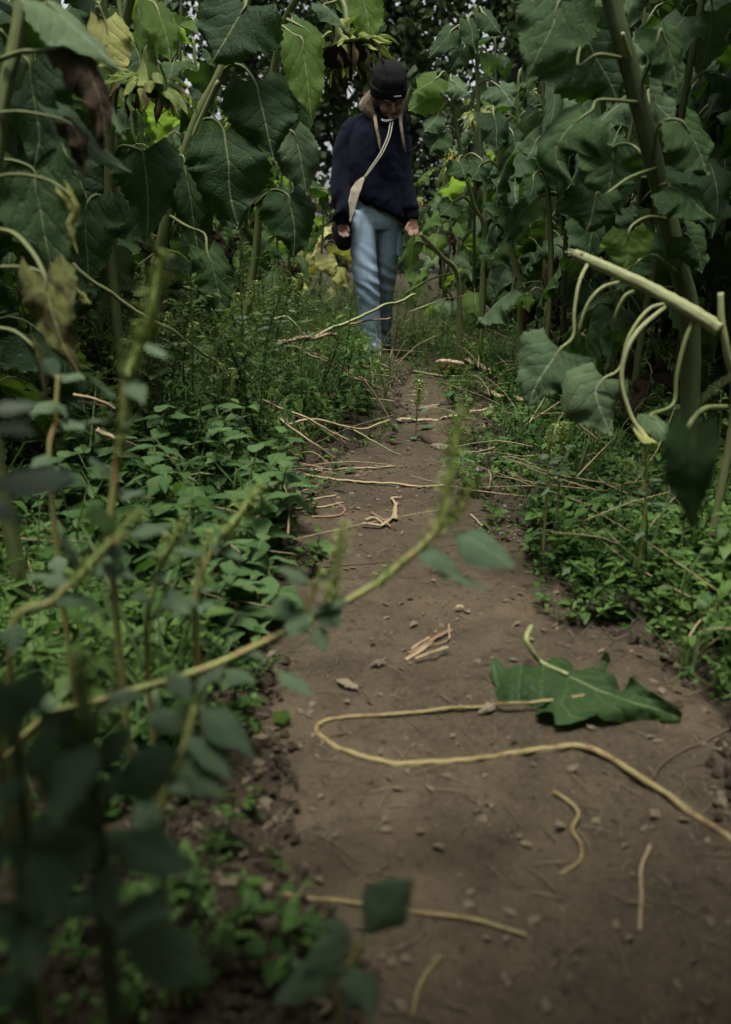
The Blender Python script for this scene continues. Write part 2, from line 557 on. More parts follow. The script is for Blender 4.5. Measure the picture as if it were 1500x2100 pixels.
# ------------------------------------------------------------------ ground and path
EDGE = [(2100, 700, 1650), (1850, 640, 1600), (1700, 570, 1560), (1550, 590, 1500), (1430, 560, 1400), (1330, 520, 1290), (1250, 500, 1200), (1150, 585, 1110), (1050, 605, 1030),
        (1000, 620, 985), (950, 655, 965), (900, 745, 962), (850, 810, 965), (800, 815, 955), (760, 835, 915), (735, 815, 850)]
_ey = [gnd(750, e[0]).y for e in EDGE]
_el = [gnd(e[1], e[0]).x for e in EDGE]
_er = [gnd(e[2], e[0]).x for e in EDGE]
_ey = [-1.5] + _ey + [5.9, 14.0]
_el = [_el[0]] + _el + [0.45, 0.6]
_er = [_er[0]] + _er + [-0.05, -0.2]


def off_path(x, y):
    """metres outside the bare path (negative on it)"""
    l, r = float(np.interp(y, _ey, _el)), float(np.interp(y, _ey, _er))
    j = 0.085 * noise.noise(V((x * 3.0, y * 5.0, 2.0))) + 0.045 * noise.noise(V((x * 11, y * 11, 5.0)))
    return max(l - x, x - r) + j


def gz(x, y):
    d = off_path(x, y)
    z = 0.012 * noise.noise(V((x * 2.1, y * 2.1, 0.3))) + 0.006 * noise.noise(V((x * 7, y * 7, 1.3)))
    if d > -0.05:
        e = min(1.0, max(0.0, (d + 0.05) / 0.25))
        z += 0.045 * e * e * (3 - 2 * e) + e * (0.018 * noise.noise(V((x * 14, y * 14, 4.0))) + 0.010 * noise.noise(V((x * 34, y * 34, 9.0))))
    return z


def heightfield(name, xs, ys, zf, mat):
    vs = [(x, y, zf(x, y)) for y in ys for x in xs]
    w = len(xs)
    fs = [(j * w + i, j * w + i + 1, (j + 1) * w + i + 1, (j + 1) * w + i) for j in range(len(ys) - 1) for i in range(w - 1)]
    o = put(name, raw_mesh(name, vs, fs, mat))
    o['kind'] = 'structure'
    return o


def z_ground(x, y):
    d = off_path(x, y) if -2 < x < 2 and y < 14 else 1
    base = gz(x, y) if abs(x) < 4 and y < 14 else 0.05
    return base - (0.03 * min(1, max(0, (0.03 - d) / 0.06)))


STEPS = [(.20, 1.18, .1), (.36, 1.62, -.12), (.10, 1.95, .1), (.24, 2.35, -.1), (.08, 2.8, .12), (.27, 3.2, -.1), (.34, 1.0, -.2), (.08, 1.45, .15), (.22, 3.8, .1)]


def z_path(x, y):
    d = off_path(x, y)
    z = 0.012 * noise.noise(V((x * 2.1, y * 2.1, 0.3))) + 0.006 * noise.noise(V((x * 7, y * 7, 1.3))) + 0.0025 * noise.noise(V((x * 26, y * 26, 7.3)))
    c = 0.5 * (float(np.interp(y, _ey, _el)) + float(np.interp(y, _ey, _er)))
    z -= 0.012 * math.exp(-((x - c) / 0.15) ** 2)
    for (fx, fy, fa) in STEPS:
        dx, dy = x - fx, y - fy
        if abs(dx) < .1 and abs(dy) < .2:
            u, w = dx * math.cos(fa) + dy * math.sin(fa), -dx * math.sin(fa) + dy * math.cos(fa)
            e = (u / .052) ** 2 + (w / .14) ** 2
            z += -.010 * math.exp(-e ** 3) + .006 * math.exp(-(e - 1.5) ** 2 * 4)
    return z - 0.07 * max(0.0, min(1, (d + 0.01) / 0.22))


def lin(a, b, n):
    return [a + (b - a) * i / n for i in range(n + 1)]


heightfield('ground', [-600, -120, -30, -10] + lin(-5, -1.6, 22) + lin(-1.55, 1.55, 110) + lin(1.6, 5, 22) + [10, 30, 120, 600],
            [-600, -100, -20] + lin(-4, 0.2, 12) + lin(0.25, 4, 130) + lin(4.05, 9, 70) + lin(9.2, 16, 20) + [25, 40, 80, 200, 900], z_ground, M['soil'])
heightfield('path', lin(-0.75, 1.0, 100), lin(-0.6, 4.0, 240) + lin(4.05, 5.7, 34), z_path, M['path'])


# ------------------------------------------------------------------ background trees
def tree_crown(seed, h=11.0, rw=1.12, n=14000):
    R = np.random.default_rng(seed)
    # clumps along the column, leaves spread in the clumps
    nc = 150
    ch = R.uniform(0.5, h, nc)
    prof = np.interp(ch / h, [0, .1, .4, .75, 1], [.55, .95, 1, .7, .1]) * rw
    ca = R.uniform(0, 6.283, nc)
    cr = prof * np.sqrt(R.uniform(0.03, 1, nc))
    cc = np.stack([cr * np.cos(ca), cr * np.sin(ca), ch], 1)
    k = R.integers(0, nc, n)
    p = cc[k] + R.normal(0, 1, (n, 3)) * np.array([.20, .20, .33])
    d = R.normal(0, 1, (n, 3))
    d /= np.linalg.norm(d, axis=1)[:, None]
    e = np.cross(d, R.normal(0, 1, (n, 3)))
    e /= np.linalg.norm(e, axis=1)[:, None]
    s = R.uniform(.055, .10, n)[:, None]
    v = np.stack([p - d * s, p + e * s * .75, p + d * s, p - e * s * .75], 1).reshape(-1, 3)
    i = np.arange(n)[:, None] * 4
    t = np.concatenate([i + [0, 1, 2], i + [0, 2, 3]])
    uv = np.tile(np.array([[.5, 0], [.9, .5], [.5, 1], [.1, .5]]), (n, 1))
    return v, t, uv


crowns = [tri_mesh('crown', *tree_crown(s)[:2], M['tree_leaf'], tree_crown(s)[2], False) for s in (3, 4, 5)]
tv, tf, tu = tube([(0, 0, -.2), (.08, .03, 3), (-.05, 0, 7), (0, .05, 11)], .22, .03, 8, wob=.3)
bv = [(tv, tf, tu)]
for i in range(16):
    z = 1.2 + i * .55
    a = i * 2.4
    bv.append(tube([(0, 0, z), (.5 * math.cos(a), .5 * math.sin(a), z + .7), (.95 * math.cos(a), .95 * math.sin(a), z + 1.7)], .05, .012, 5))
trunk_me = raw_mesh('trunk', *joinp(*bv)[:2], M['bark'], joinp(*bv)[2])
TREES = [(.80, 17.0, 1.0, 0, 'tall dark leafy tree rising just beside the black beanie'),
         (-.55, 17.8, .98, 1, 'tall dark tree between the beanie and the nodding sunflower head'),
         (2.75, 17.2, 1.0, 2, 'tall dark tree behind the slim straight sunflower'),
         (-2.2, 18.5, .95, 0, 'tall dark tree behind the yellow green backlit leaf'),
         (4.5, 18.0, 1.0, 1, 'dark tree glimpsed through the upper leaves by the thick leaning stem'),
         (-4.3, 18.2, 1.0, 2, 'dark tree glimpsed behind the drooping head seen from behind'),
         (6.3, 18.5, 1.0, 0, 'dark tree glimpsed behind the thick leaning sunflower stem')]
for x, y, s, k, lab in TREES:
    t = thing('poplar_tree', (x, y, 0), lab, 'tree', 'trees beyond the sunflower field')
    put('trunk', trunk_me, t)
    put('crown', crowns[k], t)
    t.rotation_euler.z = x * 1.7
    t.scale = (s, s, s)

# ------------------------------------------------------------------ sunflower pieces
LEAFV = []                                          # (blade mesh, petiole mesh) in one local frame, +Y outwards
for k in range(12):
    R = random.Random(100 + k)
    pl = R.uniform(.11, .19)
    dr = math.radians(R.choice([35, 50, 62, 70, 78, 84]) + R.uniform(-5, 5))
    L, W = R.uniform(.20, .28), R.uniform(.19, .26)
    pet = [V((0, 0, 0)), V((0, pl * .45, pl * .42)), V((0, pl * .85, pl * .42)), V((0, pl * 1.08, pl * .22))]
    b = pet[-1]
    d0, d1 = dr * .72, min(dr * 1.15, 1.62)
    sp = [b, b + V((.01, math.cos(d0), -math.sin(d0))) * L * .35]
    sp.append(sp[1] + V((R.uniform(-.25, .25), math.cos(dr), -math.sin(dr))) * L * .35)
    sp.append(sp[2] + V((R.uniform(-.3, .3), math.cos(d1), -math.sin(d1))) * L * .32)
    bl = blade(sp, W, (0, math.sin(dr), math.cos(dr)), curl=R.uniform(.35, 1.15), ruf=R.uniform(.04, .10), teeth=.11, seed=k, noisy=R.uniform(.04, .09), back=.22)
    pt = tube(pet + [sp[0].lerp(sp[1], .35)], .0042, .0014, 6, 8)
    LEAFV.append((bl, pt))
LEAF_ME = {}


def leaf_me(k, mat):
    if (k, mat) not in LEAF_ME:
        b, p = LEAFV[k]
        LEAF_ME[k, mat] = (raw_mesh('leaf', *b[:2], M[mat], b[2]), raw_mesh('petiole', *p[:2], M['petiole' if mat != 'leaf_withered' else 'stalk_wilted'], p[2]))
    return LEAF_ME[k, mat]


WITH = []
for k in range(4):
    R = random.Random(300 + k)
    pet = [V((0, 0, 0)), V((0, .05, .03)), V((0, .09, .0)), V((0, .10, -.04))]
    sp = [pet[-1], pet[-1] + V((.01, .02, -.07)), pet[-1] + V((R.uniform(-.03, .03), .015, -.15)), pet[-1] + V((R.uniform(-.05, .05), -.01, -.22))]
    WITH.append((blade(sp, .15, (0, 1, .1), curl=2.3, ruf=.13, teeth=.09, seed=40 + k, noisy=.16), tube(pet, .004, .003, 6, 6)))
WITH_ME = [(raw_mesh('leaf', *b[:2], M['leaf_withered' if i < 3 else 'leaf_blotched'], b[2]), raw_mesh('petiole', *p[:2], M['stalk_wilted'], p[2])) for i, (b, p) in enumerate(WITH)]

# flower head: looks along -Z, neck joins at +Z
hv, hf, hu = tube([(0, 0, .075), (0, 0, .05), (0, 0, .02), (0, 0, .004), (0, 0, -.004)], 0, 0, 18, 10,
                  rad=lambda t: float(np.interp(t, [0, .3, .6, .82, .93, 1], [.012, .019, .040, .066, .072, .066])), wob=.06)
HEAD_ME = raw_mesh('flower_head', hv, hf, M['bract'], hu)
dv, df, du = tube([(0, 0, -.002), (0, 0, -.012), (0, 0, -.022)], 0, 0, 20, 6, rad=lambda t: .066 * math.cos(t * 1.25), wob=.1)
DISC_ME = raw_mesh('disc', dv, df, M['disc'], du)
BRACT_ME, PETAL_ME, PETALB_ME = [], [], []
for k in range(4):
    R = random.Random(500 + k)
    c = R.uniform(-.4, .9)
    sp = [V((0, .052, .004)), V((0, .078, .004 + .012 * c)), V((R.uniform(-.01, .01), .100, -.006 - .010 * c)), V((R.uniform(-.012, .012), .118 + .012 * c, -.030 + .02 * c))]
    b = blade(sp, .030, (0, .2, 1), OVATE, back=0, curl=.8, ruf=.05, teeth=0, nt=6, ns=2, seed=k)
    BRACT_ME.append(raw_mesh('bract', *b[:2], M['bract'], b[2]))
    sp = [V((0, .062, -.004)), V((0, .075, -.022)), V((R.uniform(-.012, .012), .078, -.046)), V((R.uniform(-.02, .02), .070, -.066))]
    b = blade(sp, .015, (0, 1, .2), LANCE, back=0, curl=1.2, ruf=.1, teeth=0, nt=6, ns=1, seed=k, noisy=.15)
    PETAL_ME.append(raw_mesh('petal', *b[:2], M['petal'], b[2]))
    PETALB_ME.append(raw_mesh('petal', *b[:2], M['petal_brown'], b[2]))


def flower_head(parent, loc, rot, sc, seed, yellow=.5, nb=22):
    R = random.Random(seed)
    h = put('flower_head', HEAD_ME, parent, loc, rot, sc)
    put('disc', DISC_ME, h)
    for i in range(nb):
        put('bract', R.choice(BRACT_ME), h, (0, 0, R.uniform(-.004, .012)), (R.uniform(-.25, .25), 0, i * 6.283 / nb + R.uniform(-.12, .12)), R.uniform(.75, 1.15))
    for i in range(14):
        put('petal', R.choice(PETAL_ME if R.random() < yellow else PETALB_ME), h, (0, 0, 0), (R.uniform(-.2, .2), 0, i * 6.283 / 14 + R.uniform(-.2, .2)), R.uniform(.8, 1.2))
    return h


def stem_curve(x, y, h, lean, seed):
    R = random.Random(seed)
    z0 = gz(x, y) - .03
    p = [V((x, y, z0))]
    for k in range(1, 5):
        t = k / 4
        p.append(V((x + lean[0] * t + R.uniform(-.02, .02), y + lean[1] * t + R.uniform(-.02, .02), z0 + h * t)))
    return p


def at_curve(C, t):
    x = t * (len(C) - 1)
    k = min(int(x), len(C) - 2)
    return C[k].lerp(C[k + 1], x - k)


def sunflower(x, y, h, label, seed, group, lean=(0, 0), nleaf=14, head=True, yellow=.4, mats=('leaf',), face=None, lo=.07, lsc=1.0, thick=.013, hsc=1.0):
    R = random.Random(seed)
    pts = stem_curve(x, y, h, lean, seed)
    root = thing('sunflower', pts[0], label, 'sunflower', group)
    base = pts[0]
    fa = face if face is not None else R.uniform(0, 6.28)
    fd = V((math.cos(fa), math.sin(fa), 0))
    top = pts[-1]
    neck = pts + ([top + fd * .05 + V((0, 0, .06)), top + fd * .13 + V((0, 0, .05)), top + fd * .17 - V((0, 0, .02))] if head else [])
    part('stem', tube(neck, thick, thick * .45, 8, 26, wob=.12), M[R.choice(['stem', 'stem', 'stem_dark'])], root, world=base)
    C = catmull(pts, 40)
    for i in range(nleaf):
        t = lo + (1.0 - lo) * (i + R.uniform(.2, .8)) / nleaf
        p = at_curve(C, t) - base
        az = i * 2.4 + R.uniform(-.4, .4) + seed
        s = lsc * float(np.interp(t, [0, .3, .6, .85, 1], [.7, 1.0, 1.1, .85, .5])) * R.uniform(.8, 1.15)
        if t < .25 and R.random() < .40 or R.random() < .07:
            bm, pm = R.choice(WITH_ME)
        else:
            bm, pm = leaf_me(R.randrange(12), R.choice(mats))
        o = put('leaf', bm, root, p, (R.uniform(-.15, .25), R.uniform(-.3, .3), az), s)
        put('petiole', pm, o)
    if head:
        e = neck[-1] - base
        flower_head(root, e + V((0, 0, -.05)) * hsc, (R.uniform(-.3, .3) - .35 * fd.y, .35 * fd.x + R.uniform(-.3, .3), R.uniform(0, 6)), hsc, seed, yellow)
    return root


def hleaf(root, pet, sp, wpx, nrm, mat='leaf', pmat='petiole', pr=3.8, **kw):
    """one leaf of a thing: stalk points and blade spine given as (px, py, Y)"""
    base = root.matrix_basis.translation
    P = [at(*p) for p in sp]
    w = wpx * mpp(sp[0][1], sp[0][2])
    kw.setdefault('teeth', .10)
    kw.setdefault('noisy', .04)
    kw.setdefault('ruf', .065)
    kw.setdefault('seed', len(bpy.data.objects))
    b = blade(P, w, nrm, **kw)
    o = part('leaf', b, M[mat], root, origin=P[0], world=base)
    if pet:
        Q = [at(*p) for p in pet]
        r = pr * mpp(pet[0][1], pet[0][2])
        end = catmull(P, 10)
        part('petiole', tube(Q + [P[0], end[2]], 0, 0, 7, 18, wob=.1, rad=lambda t: r * float(np.interp(t, [0, .75, 1], [1, .72, .22]))), M[pmat], o, world=P[0])
    return o


def hstem(root, pts, r0, r1, mat='stem', name='stem', n=24, wob=.12, sides=9):
    base = root.matrix_basis.translation
    P = [at(*p) if not isinstance(p, Vector) else p for p in pts]
    thick = r0 > .01
    return part(name, tube(P, r0, r1, 21 if thick else sides, n * 2 if thick else n, wob=wob, ridge=.05 if thick else 0), M[mat], root, world=base)


# ------------------------------------------------------------------ the sunflowers one can single out
def base_of(px, py, Y):
    p = at(px, py, Y)
    p.z = gz(p.x, p.y) - .02
    return p


UPC = (0, -.75, .55)
# withered sunflower at the photo's edge
b = base_of(-15, 700, 1.45)
t = thing('sunflower', b, 'sunflower with withered brown curled leaves reaching in beside the blurred weeds', 'sunflower', 'sunflowers of the left stand')
hstem(t, [b, (-25, 800, 1.45), (-5, 300, 1.47), (38, 60, 1.5), (75, -260, 1.55)], .014, .010)
hleaf(t, [(36, 62, 1.5), (62, 30, 1.5)], [(95, 5, 1.48), (140, 45, 1.45), (190, 90, 1.43), (250, 146, 1.42)], 120, (.5, -.5, .7), 'leaf_grey', curl=.6, ruf=.05)
hleaf(t, [(0, 122, 1.47), (50, 106, 1.46), (100, 106, 1.45)], [(138, 98, 1.44), (176, 130, 1.42), (205, 200, 1.41), (222, 306, 1.41)], 120, (.55, -.8, .2), 'leaf_withered', curl=1.5, ruf=.13, noisy=.12, pr=5.5)
hleaf(t, [(-5, 232, 1.46), (40, 229, 1.45), (100, 238, 1.44)], [(140, 250, 1.43), (160, 275, 1.43), (172, 320, 1.43), (170, 360, 1.43)], 70, (.5, -.8, .2), 'leaf_withered', curl=1.9, ruf=.14, noisy=.14)
hleaf(t, None, [(120, 225, 1.52), (165, 275, 1.50), (215, 322, 1.49), (272, 354, 1.48)], 95, (.5, -.5, .7), 'leaf_grey', curl=.5)
hleaf(t, None, [(170, 110, 1.56), (205, 170, 1.55), (225, 230, 1.54), (258, 286, 1.53)], 60, (.8, -.3, .5), 'leaf_grey', curl=.4)
hleaf(t, [(-8, 362, 1.45), (40, 358, 1.44), (95, 368, 1.43)], [(135, 392, 1.42), (152, 425, 1.42), (146, 465, 1.42), (160, 520, 1.42)], 55, (.3, -.9, .2), 'leaf_yellow', curl=2.0, ruf=.12, noisy=.1)
hleaf(t, [(-8, 470, 1.40), (30, 480, 1.36), (65, 515, 1.33)], [(90, 560, 1.30), (102, 620, 1.28), (125, 690, 1.27), (165, 775, 1.27)], 165, (.1, -1, .25), 'leaf_blotched', curl=1.25, ruf=.09, noisy=.09, pr=6, teeth=.09)
hleaf(t, [(-8, 548, 1.42), (40, 548, 1.42), (80, 556, 1.41), (150, 590, 1.42)], [(168, 605, 1.42), (175, 615, 1.42), (182, 620, 1.42), (190, 622, 1.42)], 14, (.1, -1, .25), 'leaf_yellow', pr=4.5)
hleaf(t, [(-8, 672, 1.38), (30, 680, 1.37)], [(62, 704, 1.36), (80, 735, 1.36), (90, 780, 1.36), (96, 820, 1.36)], 45, (.1, -1, .25), 'leaf_blotched', curl=1.8, noisy=.1, pr=5)
hleaf(t, [(-8, 330, 1.62), (30, 330, 1.62)], [(70, 350, 1.62), (82, 430, 1.61), (98, 520, 1.60), (125, 625, 1.60)], 165, (.2, -1, .25), 'leaf', curl=.7)
hleaf(t, [(0, 60, 1.66), (40, 110, 1.68)], [(60, 130, 1.68), (70, 200, 1.68), (80, 280, 1.68), (70, 350, 1.68)], 150, (.2, -1, .25), 'leaf', curl=.7)

# sunflower whose head hangs upside down
b = base_of(250, 700, 2.55)
t = thing('sunflower', b, 'sunflower with a wide drooping head seen from behind, green bracts fanned', 'sunflower', 'sunflowers of the left stand')
hstem(t, [b, (235, 600, 2.55), (225, 300, 2.55), (255, 60, 2.55), (285, -40, 2.5), (318, -25, 2.45), (312, 60, 2.42), (306, 150, 2.40)], .015, .0085, 'stem')
h = flower_head(t, at(308, 178, 2.40) - b, (.12, .10, 0), 1.12, 11, .1, 26)
hleaf(t, [(300, 0, 2.45)], [(318, 8, 2.4), (335, 50, 2.36), (345, 90, 2.34), (350, 128, 2.33)], 100, (.3, -.7, .55), 'leaf_young', curl=.8)
hleaf(t, [(285, -5, 2.5)], [(290, 20, 2.46), (288, 60, 2.44), (286, 90, 2.43), (290, 112, 2.42)], 55, (-.3, -.7, .55), 'leaf_young', curl=.6)
hleaf(t, [(240, 180, 2.55), (200, 20, 2.5)], [(215, 40, 2.5), (225, 90, 2.48), (240, 130, 2.47), (250, 160, 2.47)], 95, UPC, 'leaf_yellow', curl=.9)
hleaf(t, [(312, 130, 2.42), (330, 140, 2.38)], [(325, 135, 2.36), (335, 170, 2.34), (338, 200, 2.33), (343, 232, 2.33)], 46, (.6, -.6, .4), 'leaf_young', curl=1.2)
hleaf(t, [(232, 330, 2.55), (250, 300, 2.5)], [(290, 310, 2.48), (300, 360, 2.46), (305, 430, 2.45), (300, 500, 2.45)], 150, UPC, 'leaf', curl=.9)
hleaf(t, [(228, 420, 2.55), (200, 400, 2.5)], [(180, 415, 2.46), (175, 470, 2.45), (180, 530, 2.45), (182, 590, 2.45)], 140, UPC, 'leaf', curl=.8)

# the big-leaved sunflower with the forked stem
b = base_of(300, 700, 3.0)
t = thing('sunflower', b, 'sunflower with thick slanting stem and large flat hanging leaves beside the person', 'sunflower', 'sunflowers of the left stand')
hstem(t, [b, (318, 600, 3.0), (345, 440, 3.0), (398, 262, 3.0), (455, 145, 3.0), (500, 20, 3.02), (530, -80, 3.05)], .021, .014, 'stem')
hstem(t, [(392, 290, 2.99), (425, 215, 2.97), (448, 165, 2.96)], .008, .006, 'stem_pale', 'side_shoot', 10)
hleaf(t, [(490, 40, 3.0), (500, -20, 2.95)], [(505, 8, 2.85), (480, 50, 2.82), (455, 95, 2.80), (432, 134, 2.80)], 165, (.1, -.8, .6), 'leaf', curl=.5)
hleaf(t, [(455, 148, 3.0), (480, 132, 2.95), (505, 142, 2.9)], [(525, 172, 2.86), (538, 220, 2.83), (550, 275, 2.82), (562, 332, 2.82)], 165, (.1, -.85, .45), 'leaf', curl=.7)
hleaf(t, [(402, 258, 3.0), (425, 244, 2.95), (445, 248, 2.88)], [(460, 270, 2.84), (468, 330, 2.80), (472, 395, 2.80), (488, 462, 2.80)], 215, (-.05, -.9, .4), 'leaf', curl=.75)
hleaf(t, [(520, 45, 3.02), (570, 50, 2.98), (600, 70, 2.95)], [(620, 80, 2.92), (626, 130, 2.90), (634, 190, 2.88), (638, 246, 2.88)], 118, (.15, -.8, .3), 'leaf_young', curl=.55)
hleaf(t, [(390, 285, 3.0), (350, 330, 3.0)], [(375, 320, 2.98), (390, 400, 2.95), (400, 470, 2.95), (410, 545, 2.95)], 150, (-.1, -.9, .35), 'leaf', curl=1.0)
hleaf(t, [(345, 440, 3.0), (385, 465, 2.9), (420, 480, 2.85)], [(425, 515, 2.82), (440, 560, 2.8), (450, 610, 2.8), (455, 655, 2.8)], 120, (.1, -.9, .4), 'leaf', curl=1.1)

# sunflower head nodding over the path
b = base_of(560, 700, 3.7)
b.x = -.62
t = thing('sunflower', b, 'sunflower with a tilted head and pale pointed bracts nodding over the path', 'sunflower', 'sunflowers of the left stand')
hstem(t, [b, (520, 560, 3.7), (540, 300, 3.65), (580, 60, 3.55), (640, -30, 3.45), (700, 0, 3.4), (712, 50, 3.36), (712, 88, 3.34)], .017, .009, 'stem')
flower_head(t, at(712, 108, 3.34) - b, (-.30, -.12, .4), 1.45, 23, .1, 30)
hleaf(t, [(690, -25, 3.4)], [(735, -30, 3.4), (750, 20, 3.38), (756, 60, 3.37), (748, 118, 3.36)], 110, (.1, -.8, .2), 'leaf_young', curl=.5)
hleaf(t, [(660, -25, 3.4), (690, 0, 3.3)], [(665, 10, 3.3), (685, 30, 3.28), (705, 55, 3.27), (720, 78, 3.27)], 60, (.3, -.5, .8), 'leaf_grey', curl=.7)
hleaf(t, [(590, 40, 3.5)], [(600, 45, 3.46), (640, 70, 3.42), (655, 120, 3.40), (672, 160, 3.4)], 80, (.2, -.8, .5), 'leaf_young', curl=.8)
hleaf(t, [(540, 320, 3.65), (570, 270, 3.6)], [(600, 270, 3.55), (615, 310, 3.53), (622, 355, 3.52), (628, 400, 3.52)], 120, (.2, -.9, .4), 'leaf_grey', curl=1.0)
hleaf(t, [(525, 420, 3.68), (560, 390, 3.6)], [(590, 400, 3.55), (600, 440, 3.53), (605, 490, 3.52), (600, 535, 3.52)], 120, (.2, -.9, .4), 'leaf', curl=.9)
hleaf(t, [(540, 250, 3.65), (560, 210, 3.6)], [(580, 190, 3.6), (595, 235, 3.6), (600, 290, 3.6), (598, 330, 3.6)], 110, (0, -.9, .4), 'leaf', curl=.9)

# thick leaning stem
b = base_of(1440, 760, 2.15)
t = thing('sunflower', b, 'dark sunflower with a thick leaning stem and huge leaves above the snapped stalk', 'sunflower', 'sunflowers of the right stand')
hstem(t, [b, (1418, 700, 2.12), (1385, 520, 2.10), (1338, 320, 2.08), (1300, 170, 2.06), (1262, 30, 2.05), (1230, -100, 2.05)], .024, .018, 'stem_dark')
hstem(t, [(1292, 130, 2.05), (1282, 90, 2.02), (1277, 68, 2.0)], .008, .004, 'stem_pale', 'side_bud', 6)  # short side bud on the stem
P = 'petiole'
hleaf(t, [(1250, 0, 2.05), (1200, -20, 2.0)], [(1150, 0, 1.96), (1130, 60, 1.94), (1100, 120, 1.93), (1070, 178, 1.93)], 170, (-.1, -.85, .3), 'leaf', curl=.6)
hleaf(t, [(1282, 120, 2.05), (1225, 112, 2.0), (1185, 135, 1.98)], [(1200, 70, 2.10), (1225, 120, 2.10), (1250, 165, 2.10), (1270, 214, 2.10)], 180, (-.1, -.9, .3), 'leaf', curl=.5)
hleaf(t, [(1310, 210, 2.05), (1230, 205, 2.0), (1215, 225, 1.95)], [(1200, 236, 1.93), (1160, 270, 1.92), (1140, 320, 1.92), (1180, 380, 1.90)], 150, (-.3, -.7, .5), 'leaf', curl=.9)
hleaf(t, [(1315, 175, 2.05), (1345, 100, 2.0)], [(1355, 60, 2.0), (1375, 110, 2.0), (1385, 150, 2.0), (1390, 190, 2.0)], 130, (.2, -.9, .3), 'leaf', curl=.8)
hleaf(t, [(1325, 240, 2.06), (1330, 215, 2.1)], [(1330, 185, 2.15), (1350, 215, 2.16), (1375, 240, 2.16), (1395, 255, 2.16)], 95, (-.2, -.7, .6), 'leaf_grey', curl=.5)
hleaf(t, [(1345, 345, 2.06), (1290, 365, 2.0), (1240, 400, 1.96)], [(1225, 395, 1.94), (1215, 430, 1.93), (1212, 450, 1.93), (1200, 480, 1.93)], 150, (-.1, -.9, .4), 'leaf', curl=.9)
hleaf(t, [(1340, 320, 2.06), (1350, 260, 2.0), (1375, 245, 1.98)], [(1400, 250, 1.96), (1425, 290, 1.95), (1440, 330, 1.95), (1450, 360, 1.95)], 140, (.2, -.9, .3), 'leaf', curl=.8)
hleaf(t, [(1355, 380, 2.06), (1380, 375, 2.0)], [(1372, 380, 1.97), (1410, 400, 1.96), (1440, 430, 1.95), (1470, 448, 1.95)], 110, (.2, -.7, .7), 'leaf', curl=.7)
hleaf(t, [(1370, 450, 2.08), (1330, 445, 2.0), (1300, 460, 1.98)], [(1290, 476, 1.97), (1290, 505, 1.97), (1288, 530, 1.97), (1285, 560, 1.97)], 95, (-.1, -.95, .2), 'leaf_young', curl=.5)
hleaf(t, [(1390, 560, 2.09), (1345, 525, 2.0), (1320, 530, 1.98)], [(1310, 535, 1.97), (1295, 555, 1.97), (1280, 575, 1.97), (1260, 600, 1.97)], 70, (-.2, -.7, .6), 'leaf', curl=.9)
hleaf(t, [(1395, 555, 2.09), (1398, 500, 2.05)], [(1405, 480, 2.03), (1425, 500, 2.03), (1435, 530, 2.03), (1440, 560, 2.03)], 90, (.1, -.9, .3), 'leaf', curl=.7)
hleaf(t, [(1350, 360, 2.1), (1300, 300, 2.15)], [(1262, 300, 2.2), (1255, 350, 2.2), (1250, 390, 2.2), (1262, 440, 2.2)], 180, (-.1, -.95, .3), 'leaf', curl=.8)

# snapped stalk of the right bank, still carrying leaves
b = base_of(1480, 900, 1.7)
t = thing('broken_sunflower', b, 'pale snapped sunflower stalk lying aslant with limp leaves hanging below it', 'sunflower', 'sunflowers of the right stand')
P0 = at(1474, 672, 1.66)
hstem(t, [b, at(1505, 850, 1.68), at(1490, 720, 1.66), at(1480, 660, 1.66), at(1478, 600, 1.67)], .0085, .006, 'stem_pale', 'stump')
hstem(t, [(1478, 676, 1.66), (1420, 640, 1.69), (1330, 590, 1.74), (1240, 548, 1.79), (1178, 521, 1.82)], .0140, .0105, 'stem_pale', 'stem')
for k_, (dx, dy) in enumerate([(-14, -8), (-8, -1), (-20, -3), (-10, 4), (-5, 8), (-16, 3)]):
    hstem(t, [(1196, 528 + dy * .7, 1.805 + .004 * k_), (1180 + dx * .4, 521 + dy * .9, 1.82), (1178 + dx, 520 + dy, 1.825)], .0042, .0012, 'straw' if k_ % 2 else 'stem_pale', 'splinter', 5, .3, 5)
hleaf(t, [(1205, 542, 1.80), (1188, 580, 1.77), (1178, 640, 1.75), (1176, 690, 1.74)], [(1150, 715, 1.73), (1125, 750, 1.72), (1100, 790, 1.71), (1085, 842, 1.71)], 168, (-.35, -.85, .35), 'leaf_grey', 'stem_pale', 4.2, curl=.6)
hleaf(t, [(1275, 578, 1.77), (1235, 590, 1.74), (1205, 625, 1.73), (1188, 680, 1.73)], [(1200, 690, 1.75), (1205, 740, 1.76), (1190, 780, 1.76), (1180, 820, 1.76)], 110, (.1, -.9, .4), 'leaf', 'stem_pale', 4.2, curl=.7)
hleaf(t, [(1372, 622, 1.72), (1330, 635, 1.69), (1290, 690, 1.67), (1272, 755, 1.66)], [(1240, 775, 1.65), (1222, 805, 1.64), (1235, 850, 1.63), (1255, 890, 1.63)], 150, (-.1, -.85, .5), 'leaf_grey', 'stem_pale', 4.2, curl=.8)
hleaf(t, [(1300, 598, 1.75), (1280, 610, 1.74), (1262, 650, 1.74)], [(1262, 680, 1.75), (1255, 700, 1.76), (1250, 730, 1.76), (1240, 760, 1.76)], 60, (-.1, -.85, .5), 'leaf', 'petiole', 5, curl=1.2)
hleaf(t, [(1372, 622, 1.72), (1300, 690, 1.66), (1275, 770, 1.64), (1290, 840, 1.62)], [(1310, 880, 1.6), (1325, 900, 1.58), (1340, 905, 1.56), (1350, 910, 1.55)], 18, (0, -.9, .4), 'leaf_yellow', 'stem_pale', 5.5)
